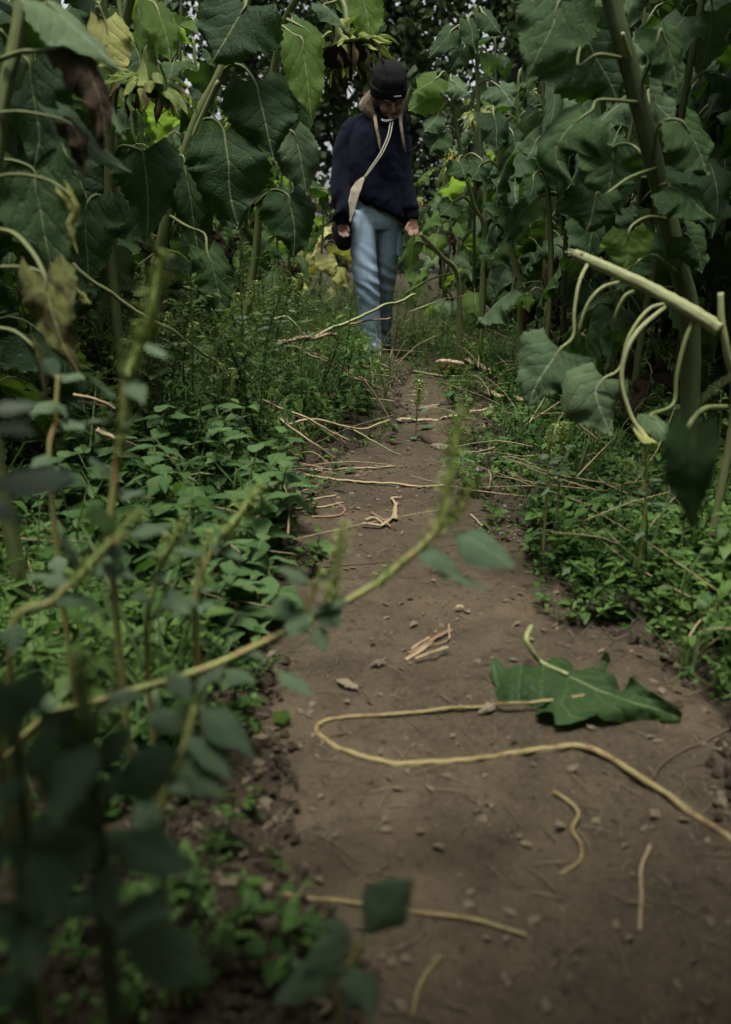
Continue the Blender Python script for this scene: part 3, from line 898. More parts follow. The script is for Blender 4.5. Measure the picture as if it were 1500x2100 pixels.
hleaf(t, [(1425, 652, 1.69), (1405, 700, 1.68), (1388, 770, 1.67), (1381, 830, 1.66)], [(1335, 850, 1.62), (1350, 868, 1.6), (1365, 885, 1.58), (1385, 880, 1.57)], 60, (.1, -.6, .8), 'leaf_grey', 'petiole', 5.5, curl=.9)
hleaf(t, [(1490, 835, 1.55), (1445, 838, 1.5), (1415, 870, 1.48), (1405, 905, 1.47)], [(1400, 930, 1.47), (1395, 960, 1.46), (1395, 985, 1.46), (1400, 1010, 1.46)], 50, (.1, -.9, .3), 'leaf', 'petiole', 6, curl=1.4)

# thin sunflowers beside the person
GR = 'sunflowers of the right stand'


def thin(pts, r0, r1, label, leaves, yellow_head=None, mat='stem'):
    b = base_of(pts[-1][0], pts[-1][1], pts[-1][2])
    t = thing('sunflower', b, label, 'sunflower', GR)
    hstem(t, pts + [b], r0, r1, mat)
    for (p0, b0, tip, w, m) in leaves:
        Y = pts[0][2] + rng.uniform(-.06, .02)
        mid = ((p0[0] + b0[0]) / 2, min(p0[1], b0[1]) - 10)
        dx, dy = tip[0] - b0[0], tip[1] - b0[1]
        hleaf(t, [(p0[0], p0[1], pts[0][2]), (mid[0], mid[1], Y)],
              [(b0[0], b0[1], Y - .03), (b0[0] + dx * .35 + dy * .04, b0[1] + dy * .33, Y - .06), (b0[0] + dx * .7, b0[1] + dy * .68, Y - .08), (tip[0], tip[1], Y - .08)],
              w, (-.1 if dx < 0 else .15, -.8, .5), m, pr=3.2, curl=rng.uniform(.5, 1.1), nt=20)
    return t


thin([(912, 150, 4.7), (925, 190, 4.7), (945, 310, 4.7), (972, 420, 4.7), (995, 490, 4.7)], .009, .013, 'slim sunflower with a bare leaning stem nearest to the person', [
    ((924, 185), (900, 158), (850, 190), 70, 'leaf_young'), ((927, 200), (890, 190), (838, 228), 70, 'leaf_young'), ((926, 195), (925, 165), (965, 195), 60, 'leaf_grey'),
    ((930, 222), (900, 235), (868, 275), 62, 'leaf_grey'), ((940, 285), (905, 270), (880, 318), 75, 'leaf'), ((955, 350), (940, 330), (958, 372), 60, 'leaf'),
    ((948, 330), (985, 325), (1005, 360), 62, 'leaf'), ((975, 430), (930, 415), (900, 445), 70, 'leaf')])
thin([(975, 10, 5.2), (977, 60, 5.2), (980, 180, 5.2), (985, 300, 5.2), (995, 420, 5.2)], .010, .014, 'slim straight sunflower with reddish stem top under wilting leaves', [
    ((977, 40), (990, 25), (1030, 72), 62, 'leaf'), ((977, 70), (930, 60), (880, 120), 70, 'leaf'), ((978, 100), (955, 95), (925, 145), 60, 'leaf'),
    ((979, 140), (1000, 110), (1005, 160), 55, 'leaf_young'), ((980, 175), (1020, 175), (1058, 222), 90, 'leaf_grey'), ((979, 60), (960, 40), (975, 110), 50, 'leaf')])
thin([(1012, 222, 4.4), (1014, 250, 4.4), (1025, 340, 4.4), (1045, 480, 4.4), (1068, 625, 4.4)], .012, .017, 'headless sunflower stem snapped off flat above a hanging leaf', [
    ((1015, 240), (1012, 232), (1022, 318), 88, 'leaf'), ((1020, 300), (1050, 270), (1060, 330), 70, 'leaf'), ((1025, 345), (985, 340), (965, 372), 70, 'leaf'),
    ((1038, 430), (1020, 415), (1010, 450), 62, 'leaf'), ((1050, 455), (1065, 450), (1070, 505), 55, 'leaf_young'), ((1030, 470), (1000, 490), (990, 530), 50, 'leaf'),
    ((1062, 580), (1050, 600), (1045, 640), 45, 'leaf_young'), ((1062, 590), (1080, 600), (1085, 640), 42, 'leaf_young')], mat='stem_pale')
thin([(1112, 130, 3.6), (1114, 180, 3.6), (1122, 300, 3.6), (1125, 400, 3.6), (1130, 560, 3.6)], .009, .012, 'slim sunflower with shrivelled grey leaves folded along its stem', [
    ((1114, 160), (1135, 160), (1120, 330), 42, 'leaf_grey'), ((1115, 190), (1150, 200), (1190, 215), 60, 'leaf_grey'), ((1122, 290), (1100, 290), (1080, 330), 62, 'leaf_grey'),
    ((1123, 330), (1140, 350), (1150, 400), 50, 'leaf'), ((1114, 150), (1090, 130), (1080, 200), 55, 'leaf'), ((1125, 380), (1095, 360), (1085, 420), 60, 'leaf')])
t = thing('sunflower', base_of(945, 590, 5.0), 'fallen pale green sunflower stalk leaning over beside the hand', 'sunflower', GR)
hstem(t, [base_of(945, 590, 5.0), at(940, 575, 4.95), at(905, 525, 4.85), at(862, 480, 4.75)], .016, .011, 'stem_pale')
hleaf(t, [(900, 520, 4.85), (870, 500, 4.8)], [(855, 495, 4.8), (845, 520, 4.8), (842, 545, 4.8), (840, 565, 4.8)], 30, UPC, 'leaf_young', pr=3)
hleaf(t, [(930, 560, 4.9), (890, 570, 4.85), (850, 590, 4.8)], [(835, 600, 4.8), (830, 605, 4.8), (825, 608, 4.8), (822, 610, 4.8)], 12, UPC, 'leaf_young', pr=2.5)

# dark leaf hanging close to the lens
b = base_of(1760, 1200, .72)
t = thing('sunflower', b, 'sunflower at the photo edge with one dark blurred leaf hanging close up', 'sunflower', GR)
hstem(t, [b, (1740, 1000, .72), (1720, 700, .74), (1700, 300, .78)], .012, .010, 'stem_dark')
hleaf(t, [(1730, 850, .73), (1560, 760, .72), (1450, 810, .70)], [(1425, 880, .70), (1420, 950, .69), (1422, 1020, .69), (1418, 1095, .69)], 110, (-.2, -.9, .2), 'leaf', curl=.7)

# ------------------------------------------------------------------ further sunflowers of the two stands
ORD = ['first', 'second', 'third', 'fourth', 'fifth', 'sixth', 'seventh', 'eighth', 'ninth', 'tenth', 'eleventh', 'twelfth']
MIXL = ('leaf', 'leaf', 'leaf', 'leaf_grey', 'leaf_young')
for side, rows in ((-1, [(-.98, 2.15, 9, .62), (-1.38, 1.85, 9, .6), (-1.75, 2.1, 8, .65)]), (1, [(.98, 2.75, 9, .58), (1.38, 2.2, 9, .6), (1.75, 2.4, 8, .65)])):
    for ri, (x0, y0, n, st) in enumerate(rows):
        for i in range(n):
            y = y0 + i * st + rng.uniform(-.12, .12)
            x = x0 + rng.uniform(-.1, .1)
            sd_ = 1000 + ri * 50 + i + (500 if side > 0 else 0)
            lab = '%s sunflower back from the camera in the %s row %s of the path' % (ORD[i], ('front', 'second', 'third')[ri], 'left' if side < 0 else 'right')
            sunflower(x, y, rng.uniform(1.55, 2.0) + (.1 if ri else 0), lab, sd_, 'sunflowers of the %s stand' % ('left' if side < 0 else 'right'),
                      lean=(rng.uniform(-.12, .12), rng.uniform(-.1, .1)), nleaf=rng.randint(20, 25), head=(rng.random() < .7), yellow=rng.choice([.1, .3, .7]), mats=MIXL if side < 0 else MIXL[:4], lsc=rng.uniform(.85, 1.1))
# beyond the person
FAR = [(-.55, 6.3, 1.35, 'sunflower with orange petals just behind the sleeve with the bag', ('leaf', 'leaf_young'), .9), (-.72, 7.2, 1.5, 'sunflower with orange petals further behind the sleeve with the bag', ('leaf', 'leaf_young'), .9),
       (-.42, 7.6, 1.12, 'low yellowing sunflower glowing behind the black bag', ('leaf_yellow', 'leaf_young'), .3), (-.66, 8.2, 1.2, 'low pale yellow sunflower left of the black bag', ('leaf_yellow', 'leaf_yellow'), .3),  # sunlight of the clearing is put into these pale leaf colours
       (-.2, 8.6, 1.0, 'low yellowing sunflower right behind the thighs', ('leaf_yellow', 'leaf_young'), .3),
       (.62, 6.9, 1.25, 'sunflower with grey green leaves behind the free hand', ('leaf_grey', 'leaf_young'), .8), (.72, 7.9, 1.4, 'sunflower with grey green leaves further behind the free hand', ('leaf_grey', 'leaf_young'), .8),
       (.50, 8.8, 1.1, 'small far sunflower between the sleeve and the thin stems', ('leaf_grey', 'leaf_young'), .9), (-.9, 9.2, 1.5, 'far sunflower behind the shoulder with the bag', ('leaf_young', 'leaf'), .6),
       (1.0, 9.4, 1.5, 'far sunflower behind the free shoulder', ('leaf_young', 'leaf_grey'), .6), (-.78, 5.7, 1.45, 'sunflower pressing close behind the sleeve on the bag side', ('leaf', 'leaf', 'leaf_young'), .5), (.74, 5.9, 1.5, 'sunflower pressing close behind the sleeve of the free arm', ('leaf', 'leaf_grey', 'leaf_young'), .5),
       (.15, 10.2, .9, 'far low sunflower hidden behind the navy sweater', ('leaf_yellow', 'leaf'), .6)]
for i, (x, y, h, lab, mats, yl) in enumerate(FAR):
    sunflower(x, y, h, lab, 2000 + i, 'sunflowers beyond the person', lean=(rng.uniform(-.08, .08), 0), nleaf=13, head=True, yellow=yl, mats=mats, face=-1.57 + rng.uniform(-.6, .6), lo=.08, lsc=.95)

# the deep stand behind the front rows and unseen plants added round the camera for shade: one mass
acc_v, acc_t, acc_u, nacc = [], [], [], 0


def stamp(v, t, u, m):
    global nacc
    acc_v.append(v @ m[:3, :3].T + m[:3, 3])
    acc_t.append(t + nacc)
    acc_u.append(u)
    nacc += len(v)


def tris_of(faces):
    out = []
    for f in faces:
        for k in range(1, len(f) - 1):
            out.append((f[0], f[k], f[k + 1]))
    return np.array(out, np.int32)


LOWLEAF = []
for k in range(6):
    R = random.Random(700 + k)
    d = math.radians(R.uniform(40, 82))
    L = .25
    b0 = V((0, .14, .04))
    sp = [b0, b0 + V((0, math.cos(d * .7), -math.sin(d * .7))) * L * .5, b0 + V((R.uniform(-.05, .05), 0, 0)) + V((0, math.cos(d), -math.sin(d))) * L]
    bl = blade(sp, .23, (0, math.sin(d), math.cos(d)), curl=R.uniform(.5, 1), ruf=.07, nt=6, ns=2, seed=k, quilt=0)
    pt = tube([(0, 0, 0), (0, .07, .06), (0, .14, .04)], .005, .003, 3, 2)
    v, f, u = joinp(bl, pt)
    LOWLEAF.append((np.array(v), tris_of(f), np.array(u)))
R = random.Random(5)


def mass_plant(x, y, h, lean=(0, 0), lo=.1, nl=15):
    v, f, u = tube([V((x, y, 0)), V((x + lean[0] * .3, y + lean[1] * .3, h * .5)), V((x + lean[0], y + lean[1], h))], .014, .008, 5, 5)
    stamp(np.array(v), tris_of(f), np.array(u), np.eye(4))
    for i in range(nl):
        k = lo + (1 - lo) * (i + R.random()) / nl
        z = h * k
        k = max(0, k * 1.4 - .4)
        m = Matrix.Translation((x + lean[0] * k, y + lean[1] * k, z)) @ Euler((R.uniform(-.2, .2), R.uniform(-.3, .3), i * 2.4 + R.random()), 'XYZ').to_matrix().to_4x4() @ Matrix.Scale(R.uniform(.8, 1.2), 4)
        stamp(*R.choice(LOWLEAF), np.array(m))


for sgn in (-1, 1):
    for i in range(190):
        x = sgn * R.uniform(2.0, 4.8)
        mass_plant(x, R.uniform(1.8, 10.5), R.uniform(1.7, 2.3), nl=16)
    for i in range(26):  # unseen plants added beside the camera to shade the near ground
        mass_plant(sgn * R.uniform(1.15, 2.4), R.uniform(-2.4, 1.3), R.uniform(1.6, 2.1))
for i in range(58):                                   # taller plants added to shade the right side
    mass_plant(R.uniform(1.55, 3.0), R.uniform(2.2, 6.0), R.uniform(2.2, 2.7), (R.uniform(-.2, .2), 0), .35, 16)
for s_ in (-1, 1):                                    # unseen leafy tops added above the view to dim both walls
    for i in range(18):
        mass_plant(s_ * R.uniform(.95, 1.9), R.uniform(1.5, 2.9), R.uniform(2.4, 2.75), (-s_ * R.uniform(-.1, .25), 0), .64, 12)
for i in range(14):  # more unseen plants, added behind the camera for shade
    mass_plant(R.uniform(-1.1, 1.1), R.uniform(-2.4, -.9), R.uniform(1.6, 2.0))
for i in range(58):                                   # unseen canopy added over the camera to darken the near path
    s_ = R.choice([-1, 1, 1])
    mass_plant(s_ * R.uniform(1.0, 1.2), -.8 + 1.2 * R.random(), R.uniform(1.75, 2.2), (-s_ * R.uniform(.3, 1.15), R.uniform(-.2, .15)), .78, 12)
for i in range(70):
    x = R.choice([-1, 1]) * R.uniform(1.3, 4.5)
    mass_plant(x, R.uniform(9.5, 12.5), R.uniform(1.4, 1.9))
o = put('thicket_and_shade_plants', tri_mesh('thicket_and_shade_plants', np.concatenate(acc_v), np.concatenate(acc_t), M['leaf'], np.concatenate(acc_u)))
tag(o, 'deep dark mass of sunflower foliage behind the front rows, with unseen plants added for shade', None, None, 'stuff')


# ------------------------------------------------------------------ undergrowth that nobody could count
def mini_leaf(L, W, droop, nseg=2):
    """little folded leaf along +Y: verts, tris, uv"""
    ys = [0, .36, .70, 1.0]
    ws = [0, 1.0, .72, 0]
    zz = [0, .03, -droop * .35, -droop]
    mid = [(0, y * L, z * L) for y, z in zip(ys, zz)]
    v = mid + [(s * W / 2 * ws[k], ys[k] * L, zz[k] * L + .10 * W) for s in (-1, 1) for k in (1, 2)]
    t = [(0, 1, 4), (1, 5, 4), (1, 2, 5), (2, 3, 5), (0, 6, 1), (1, 6, 7), (1, 7, 2), (2, 7, 3)]
    uv = [(.5, y) for y in ys] + [(.5 + s * .5 * ws[k], ys[k]) for s in (-1, 1) for k in (1, 2)]
    return np.array(v), np.array(t, np.int32), np.array(uv)


def mini_leaf4(L, W):
    v = [(0, 0, 0), (-W / 2, L * .45, .12 * W), (0, L * .5, 0), (W / 2, L * .45, .12 * W), (0, L, -.12 * L)]
    t = [(0, 2, 1), (1, 2, 4), (0, 3, 2), (2, 3, 4)]
    return np.array(v), np.array(t, np.int32), np.array([(.5, 0), (0, .45), (.5, .5), (1, .45), (.5, 1)])


class Soup:
    def __init__(s):
        s.v, s.t, s.u, s.n = [], [], [], 0

    def add(s, v, t, u, m=None):
        if m is not None:
            m = np.array(m)
            v = v @ m[:3, :3].T + m[:3, 3]
        s.v.append(v)
        s.t.append(t + s.n)
        s.u.append(u)
        s.n += len(v)

    def out(s):
        return np.concatenate(s.v), np.concatenate(s.t), np.concatenate(s.u)


def xf(p, rx, ry, rz, sc=1.0):
    return Matrix.Translation(p) @ Euler((rx, ry, rz), 'XYZ').to_matrix().to_4x4() @ Matrix.Scale(sc, 4)


def np_tube(pts, r0, r1, sides=3, n=3):
    v, f, u = tube(pts, r0, r1, sides, n)
    return np.array(v), tris_of(f), np.array(u)


def stick(a, b, r):
    a, b = V(a), V(b)
    t = (b - a).normalized()
    s_ = t.cross(V((.3, .5, .81))).normalized() * r
    u = t.cross(s_)
    ring = [s_, -.5 * s_ + .87 * u, -.5 * s_ - .87 * u]
    v = [a + q for q in ring] + [b + q * .6 for q in ring]
    tr = [(0, 1, 4), (0, 4, 3), (1, 2, 5), (1, 5, 4), (2, 0, 3), (2, 3, 5)]
    return np.array(v), np.array(tr, np.int32), np.array([(.5, .2)] * 6)


def proto_carpet(R):
    s = Soup()
    for b in range(R.randint(2, 3)):
        a = R.uniform(0, 6.28)
        h = R.uniform(.02, .085)
        r = R.uniform(.0, .05)
        tip = V((math.cos(a) * r, math.sin(a) * r, h))
        s.add(*stick((0, 0, -.01), tip, .0012))
        for i in range(R.randint(4, 7)):
            q = tip * R.uniform(.45, 1)
            L = R.uniform(.014, .034)
            s.add(*(mini_leaf(L, L * R.uniform(.5, .8), R.uniform(.05, .4)) if L > .024 else mini_leaf4(L, L * .65)), xf(q, R.uniform(-.4, .5), R.uniform(-.4, .4), R.uniform(0, 6.28)))
    return s.out()


def proto_tuft(R):
    s = Soup()
    for i in range(R.randint(7, 13)):
        a = R.uniform(0, 6.28)
        L = R.uniform(.03, .11)
        d = V((math.cos(a), math.sin(a), R.uniform(.5, 2.0))).normalized()
        e = d * L + V((0, 0, -.25 * L * R.random()))
        s.add(*stick((0, 0, -.005), e, .0009))
        for k in range(R.randint(1, 5)):
            l_ = R.uniform(.008, .022)
            s.add(*mini_leaf4(l_, l_ * R.uniform(.25, .6)), xf(e * R.uniform(.4, 1), R.uniform(-.6, .8), R.uniform(-.6, .6), R.uniform(0, 6.28)))
    return s.out()


def proto_grass(R):
    s = Soup()
    for i in range(R.randint(8, 16)):
        a = R.uniform(0, 6.28)
        L = R.uniform(.10, .32)
        o = V((math.cos(a), math.sin(a), 0))
        sd2 = V((-math.sin(a), math.cos(a), 0)) * R.uniform(.0015, .003)
        P = [V((0, 0, 0)), o * L * .12 + V((0, 0, L * .45)), o * L * .38 + V((0, 0, L * .72)), o * L * .75 + V((0, 0, L * R.uniform(.45, .8)))]
        v = [q + sd2 * k for q, w_ in zip(P[:3], (1, 1, .7)) for k in (-w_, w_)] + [P[3]]
        s.add(np.array(v), np.array([(0, 1, 3), (0, 3, 2), (2, 3, 5), (2, 5, 4), (4, 5, 6)], np.int32), np.array([(.2, .3)] * 7))
    return s.out()


def proto_broad(R):
    s = Soup()
    h = R.uniform(.12, .30)
    top = V((R.uniform(-.05, .05), R.uniform(-.05, .05), h))
    s.add(*np_tube([(0, 0, -.02), top * .5 + V((R.uniform(-.015, .015), 0, 0)), top], .003, .0015, 4, 4))
    n = R.randint(5, 8)
    for i in range(n):
        t = .25 + .75 * i / (n - 1)
        a = i * 1.571 + R.uniform(-.3, .3)
        L = R.uniform(.035, .075) * (1.15 - .5 * t)
        for k in (0, 3.1416):
            q = top * t
            rx = R.uniform(-.45, .35)
            s.add(*mini_leaf(L, L * R.uniform(.5, .68), R.uniform(.1, .5)), xf(q + V((-math.sin(a + k), math.cos(a + k), .2)) * .012, rx, R.uniform(-.35, .35), a + k))
    return s.out()


def proto_feather(R):
    s = Soup()
    h = R.uniform(.25, .52)
    top = V((R.uniform(-.14, .14), R.uniform(-.14, .14), h))
    C = catmull([V((0, 0, -.02)), top * .5 + V((R.uniform(-.04, .04), R.uniform(-.04, .04), .03)), top], 12)
    s.add(*np_tube(C[::4], .0028, .0012, 4, 6))
    for i in range(15):
        t = .12 + .86 * i / 14
        q = at_curve(C, t)
        a = i * 2.4 + R.uniform(-.4, .4)
        bl = R.uniform(.05, .14) * (1.15 - .75 * t)
        d = V((math.cos(a), math.sin(a), R.uniform(.35, .9))).normalized()
        e = q + d * bl
        s.add(*stick(q, e, .0010))
        for k in range(6):
            p = q.lerp(e, (k + .6) / 6)
            L = R.uniform(.014, .030)
            s.add(*mini_leaf4(L, L * R.uniform(.25, .45)), xf(p, R.uniform(-.5, .7), R.uniform(-.6, .6), a - 1.57 + R.uniform(-1.3, 1.3)))
    for k in range(26):                                    # little green flower cluster on top
        p = at_curve(C, R.uniform(.8, 1)) + V((R.gauss(0, .004), R.gauss(0, .004), R.uniform(0, .02)))
        s.add(*mini_leaf4(.007, .005), xf(p, R.uniform(-1, 1), R.uniform(-1, 1), R.uniform(0, 6)))
    return s.out()


def scatter(name, label, protos, spots, mat, seed):
    R = random.Random(seed)
    s = Soup()
    for (x, y, z, sc) in spots:
        s.add(*R.choice(protos), xf(V((x, y, z)), R.uniform(-.22, .22), R.uniform(-.22, .22), R.uniform(0, 6.28), sc))
    o = put(name, tri_mesh(name, *s.out()[:2], mat, s.out()[2]))
    return tag(o, label, None, None, 'stuff')


R = random.Random(21)
carpet = [proto_carpet(R) for _ in range(12)] + [proto_tuft(R) for _ in range(12)]
broad = [proto_broad(R) for _ in range(12)]
feather = [proto_feather(R) for _ in range(10)]
grass = [proto_grass(R) for _ in range(8)]


def spots(n, x0, x1, y0, y1, dens, sc=(.55, 1.45), zoff=0.0):
    out = []
    tries = 0
    while len(out) < n and tries < n * 12:
        tries += 1
        y = y0 + (y1 - y0) * R.random() ** 1.25
        x = R.uniform(x0, x1)
        d = off_path(x, y)
        if R.random() < dens(x, y, d):
            out.append((x, y, gz(x, y) + zoff, sc[0] + (sc[1] - sc[0]) * R.random() ** 1.6))
    return out


def patch(x, y, f, k):
    return .5 + .5 * noise.noise(V((x * f, y * f, k)))


def d_carpet(x, y, d):
    if d < .0:
        return (.004 if y > 1.5 else 0) if d < -.09 else (.30 if y > 1.5 else 0)
    base = min(1, d / .16) * (.25 + 1.1 * patch(x, y, 3.2, 3))
    if x > .2 and y < 1.25:
        base *= .25
    if x < .2 and y < 1.75:                       # the near bank is barer, crumbly soil
        base *= (.75 if x < -.28 else .3) if y > .95 else .6
    return base


sp = spots(3900, -2.0, .1, .55, 6.5, d_carpet) + spots(4300, .25, 1.9, .7, 6.5, d_carpet)
sp += spots(900, .42, 1.15, 1.15, 2.3, lambda x, y, d: min(1, max(0, d) / .08)) + spots(650, -.75, -.05, 1.0, 2.0, lambda x, y, d: min(1, max(0, d - .03) / .15))
scatter('ground_cover', 'low carpet of small leaved green weeds on both banks of the path', carpet, sp, M['carpet_leaf'], 1)


def d_broad(x, y, d):
    if x < .2:
        if y < 1.6:
            return .22 if d > .16 else 0
        return (min(1, max(0, d - .05) / .2)) * (.35 + patch(x, y, 2.0, 8)) * (.4 if y < 2.3 else 1 if y < 3.2 else .45)
    return min(1, max(0, d - .1) / .3) * .7 * patch(x, y, 2.4, 9)


sp = spots(620, -1.9, .0, .95, 6.5, d_broad, (.7, 1.25)) + spots(300, .45, 1.9, 1.6, 7, d_broad, (.5, .95))
scatter('broadleaf_undergrowth', 'dense knee high broad leaved weeds under the sunflowers', broad, sp, M['carpet_leaf'], 2)


def d_feather(x, y, d):
    if x < .2:
        lim = min(1, max(0, (d - .02)) / .18)
        if 2.4 < y < 5.2 and x > -.85:
            return lim
        return lim * (.35 if y > 2.2 else .03)
    return min(1, max(0, d - .03) / .25) * (.55 if y > 2.2 else .22)


sp = spots(600, -1.8, .18, 1.4, 8.5, d_feather, (.55, 1.5)) + spots(380, .4, 1.7, 1.5, 8.5, d_feather, (.25, .85))
sp += [(R.uniform(-.5, .75), R.uniform(5.75, 9.5), .03, R.uniform(.7, 1.1)) for _ in range(150)]
sp = [(a, b_, c, min(k, .62) if b_ > 3.5 and a > -.42 else k) for a, b_, c, k in sp if not (b_ > 4.0 and -.16 < a < .2 and b_ < 5.5)]
sp += [(R.uniform(-.30, .02), R.uniform(4.25, 5.05), .03, R.uniform(.35, .72)) for _ in range(26)]
sp += [(R.uniform(.16, .75), R.uniform(5.1, 6.2), .03, R.uniform(.3, .7)) for _ in range(110)]
sp += [(R.uniform(.28, .85), R.uniform(4.5, 5.3), .03, R.uniform(.18, .42)) for _ in range(70)]
sp += [(R.uniform(-.6, .2), R.uniform(5.5, 6.3), .03, R.uniform(.6, 1.05)) for _ in range(60)]
scatter('feathery_undergrowth', 'tangled fine leaved weeds with green flower tips along the path', feather, sp, M['feather_leaf'], 3)



def d_grass(x, y, d):
    return min(1, max(0, d + .03) / .12) * (.2 + .8 * patch(x, y, 2.7, 15))


scatter('grass_tufts', 'loose tufts of thin grass among the weeds of both banks', grass, spots(260, -1.6, .15, .9, 6.5, d_grass, (.4, 1.3)) + spots(200, .3, 1.6, .9, 6.5, d_grass, (.35, 1.1)), M['feather_leaf'], 4)
dead = []
for _ in range(620):
    y = R.uniform(1.2, 6.0)
    x = R.uniform(-1.2, 1.2)
    if off_path(x, y) > 0:
        dead.append((x, y))
s = Soup()
for x, y in dead:
    L = R.uniform(.08, .38)
    a = R.uniform(0, 6.28)
    A_ = V((x, y, gz(x, y) + R.uniform(0, .10)))
    B_ = A_ + V((math.cos(a), math.sin(a), R.uniform(-.05, .5))) * L
    s.add(*np_tube([A_, A_.lerp(B_, .5) + V((R.uniform(-.02, .02), R.uniform(-.02, .02), R.uniform(-.01, .02))), B_], R.uniform(.0010, .0026), .0008, 4, 4))
tag(put('dead_stems', tri_mesh('dead_stems', *s.out()[:2], M['straw'], s.out()[2])), 'scattered thin dead stems caught among the weeds', None, None, 'stuff')

# crumbs of soil and litter
s = Soup()
ico = np.array([(0, 0, 1), (.9, 0, .2), (.28, .85, .25), (-.72, .53, .2), (-.72, -.53, .3), (.28, -.85, .2), (0, 0, -.6)], float)
icot = np.array([(0, 1, 2), (0, 2, 3), (0, 3, 4), (0, 4, 5), (0, 5, 1), (6, 2, 1), (6, 3, 2), (6, 4, 3), (6, 5, 4), (6, 1, 5)], np.int32)
n = 0
while n < 5800:
    y = .6 + 4.6 * R.random() ** 1.5
    x = R.uniform(-1.0, 1.0)
    d = off_path(x, y)
    if d < -.02 and R.random() > .13 or d > .4:
        continue
    if d > -.02 and x < 0 and y < 1.8 or R.random() < .5:
        sz = R.uniform(.0008, .0042) * R.uniform(.6, 1) if d < -.02 else R.uniform(.003, .012)
        p = ico * np.array([R.uniform(.6, 1.2), R.uniform(.6, 1.2), R.uniform(.5, .9)])
        z = z_path(x, y) if d < -.02 else gz(x, y)
        s.add(p, icot, np.zeros((7, 2)), xf(V((x, y, z + sz * .2)), R.uniform(-.5, .5), R.uniform(-.5, .5), R.uniform(0, 6), sz))
        n += 1
o = put('soil_crumbs', tri_mesh('soil_crumbs', *s.out()[:2], M['soil'], s.out()[2], False))
tag(o, 'loose dark crumbs of soil strewn along the edges of the path', None, None, 'stuff')
s = Soup()
n = 0
while n < 4200:
    y = .65 + 5.2 * R.random() ** 1.3
    x = R.uniform(-.8, .9)
    d = off_path(x, y)
    if d < -.06 and R.random() > (.75 if y > 2.3 else .32) or d > .22:
        continue
    z = (z_path(x, y) if d < 0 else gz(x, y)) + .003
    if R.random() < .5:
        L = R.uniform(.008, .022)
        s.add(*mini_leaf(L, L * R.uniform(.3, .8), R.uniform(-.4, .4)), xf(V((x, y, z)), R.uniform(-.3, .3), R.uniform(-.6, .6), R.uniform(0, 6.28)))
    else:
        L = R.uniform(.012, .06)
        a = R.uniform(0, 6.28)
        dv_ = V((math.cos(a), math.sin(a), R.uniform(-.02, .08))) * L
        s.add(*np_tube([V((x, y, z)), V((x, y, z)) + dv_ * .5 + V((R.uniform(-.1, .1) * L, R.uniform(-.1, .1) * L, .001)), V((x, y, z)) + dv_], R.uniform(.0006, .0014), .0005, 3, 3))
    n += 1
o = put('leaf_litter', tri_mesh('leaf_litter', *s.out()[:2], M['dry_leaf'], s.out()[2]))
tag(o, 'scattered straw bits and dry leaf shreds on the path', None, None, 'stuff')

# ------------------------------------------------------------------ single weeds of the left bank
OV_ME = []
for k in range(6):
    Rk = random.Random(60 + k)
    d = Rk.uniform(.1, .7)
    sp_ = [V((0, 0, 0)), V((0, .30, .05)), V((Rk.uniform(-.04, .04), .65, .02 - d * .12)), V((Rk.uniform(-.08, .08), 1.0, -.02 - d * .38))]
    bl = blade(sp_, .56, (0, 0, 1), OVATE, back=0, curl=.5, ruf=.04, teeth=.03, nt=12, ns=3, seed=k, quilt=.02, fold=.12)
    OV_ME.append(bl)
OVM = {m: [raw_mesh('leaf', *b[:2], M[m], b[2]) for b in OV_ME] for m in ('weed_leaf', 'amaranth_leaf', 'leaf_pale')}


def broad_weed(x, y, h, seed, label, group):
    Rk = random.Random(seed)
    b0 = V((x, y, gz(x, y) - .015))
    t = thing('broadleaf_weed', b0, label, 'weed', group)
    top = V((Rk.uniform(-.06, .06), Rk.uniform(-.06, .06), h))
    C = catmull([V((0, 0, 0)), top * .5 + V((Rk.uniform(-.02, .02), Rk.uniform(-.02, .02), 0)), top], 12)
    v, f, u = tube(C[::4], .0035, .0018, 5, 8)
    put('stem', raw_mesh('stem', v, f, M['weed_stem'], u), t)
    n = Rk.randint(5, 7)
    for i in range(n):
        tt = .3 + .7 * i / (n - 1)
        L = Rk.uniform(.085, .145) * (1.12 - .5 * tt)
        for k in (0, math.pi):
            put('leaf', Rk.choice(OVM['weed_leaf']), t, at_curve(C, tt), (Rk.uniform(-.3, .35), Rk.uniform(-.25, .25), i * 1.57 + k + Rk.uniform(-.3, .3)), L)
    return t


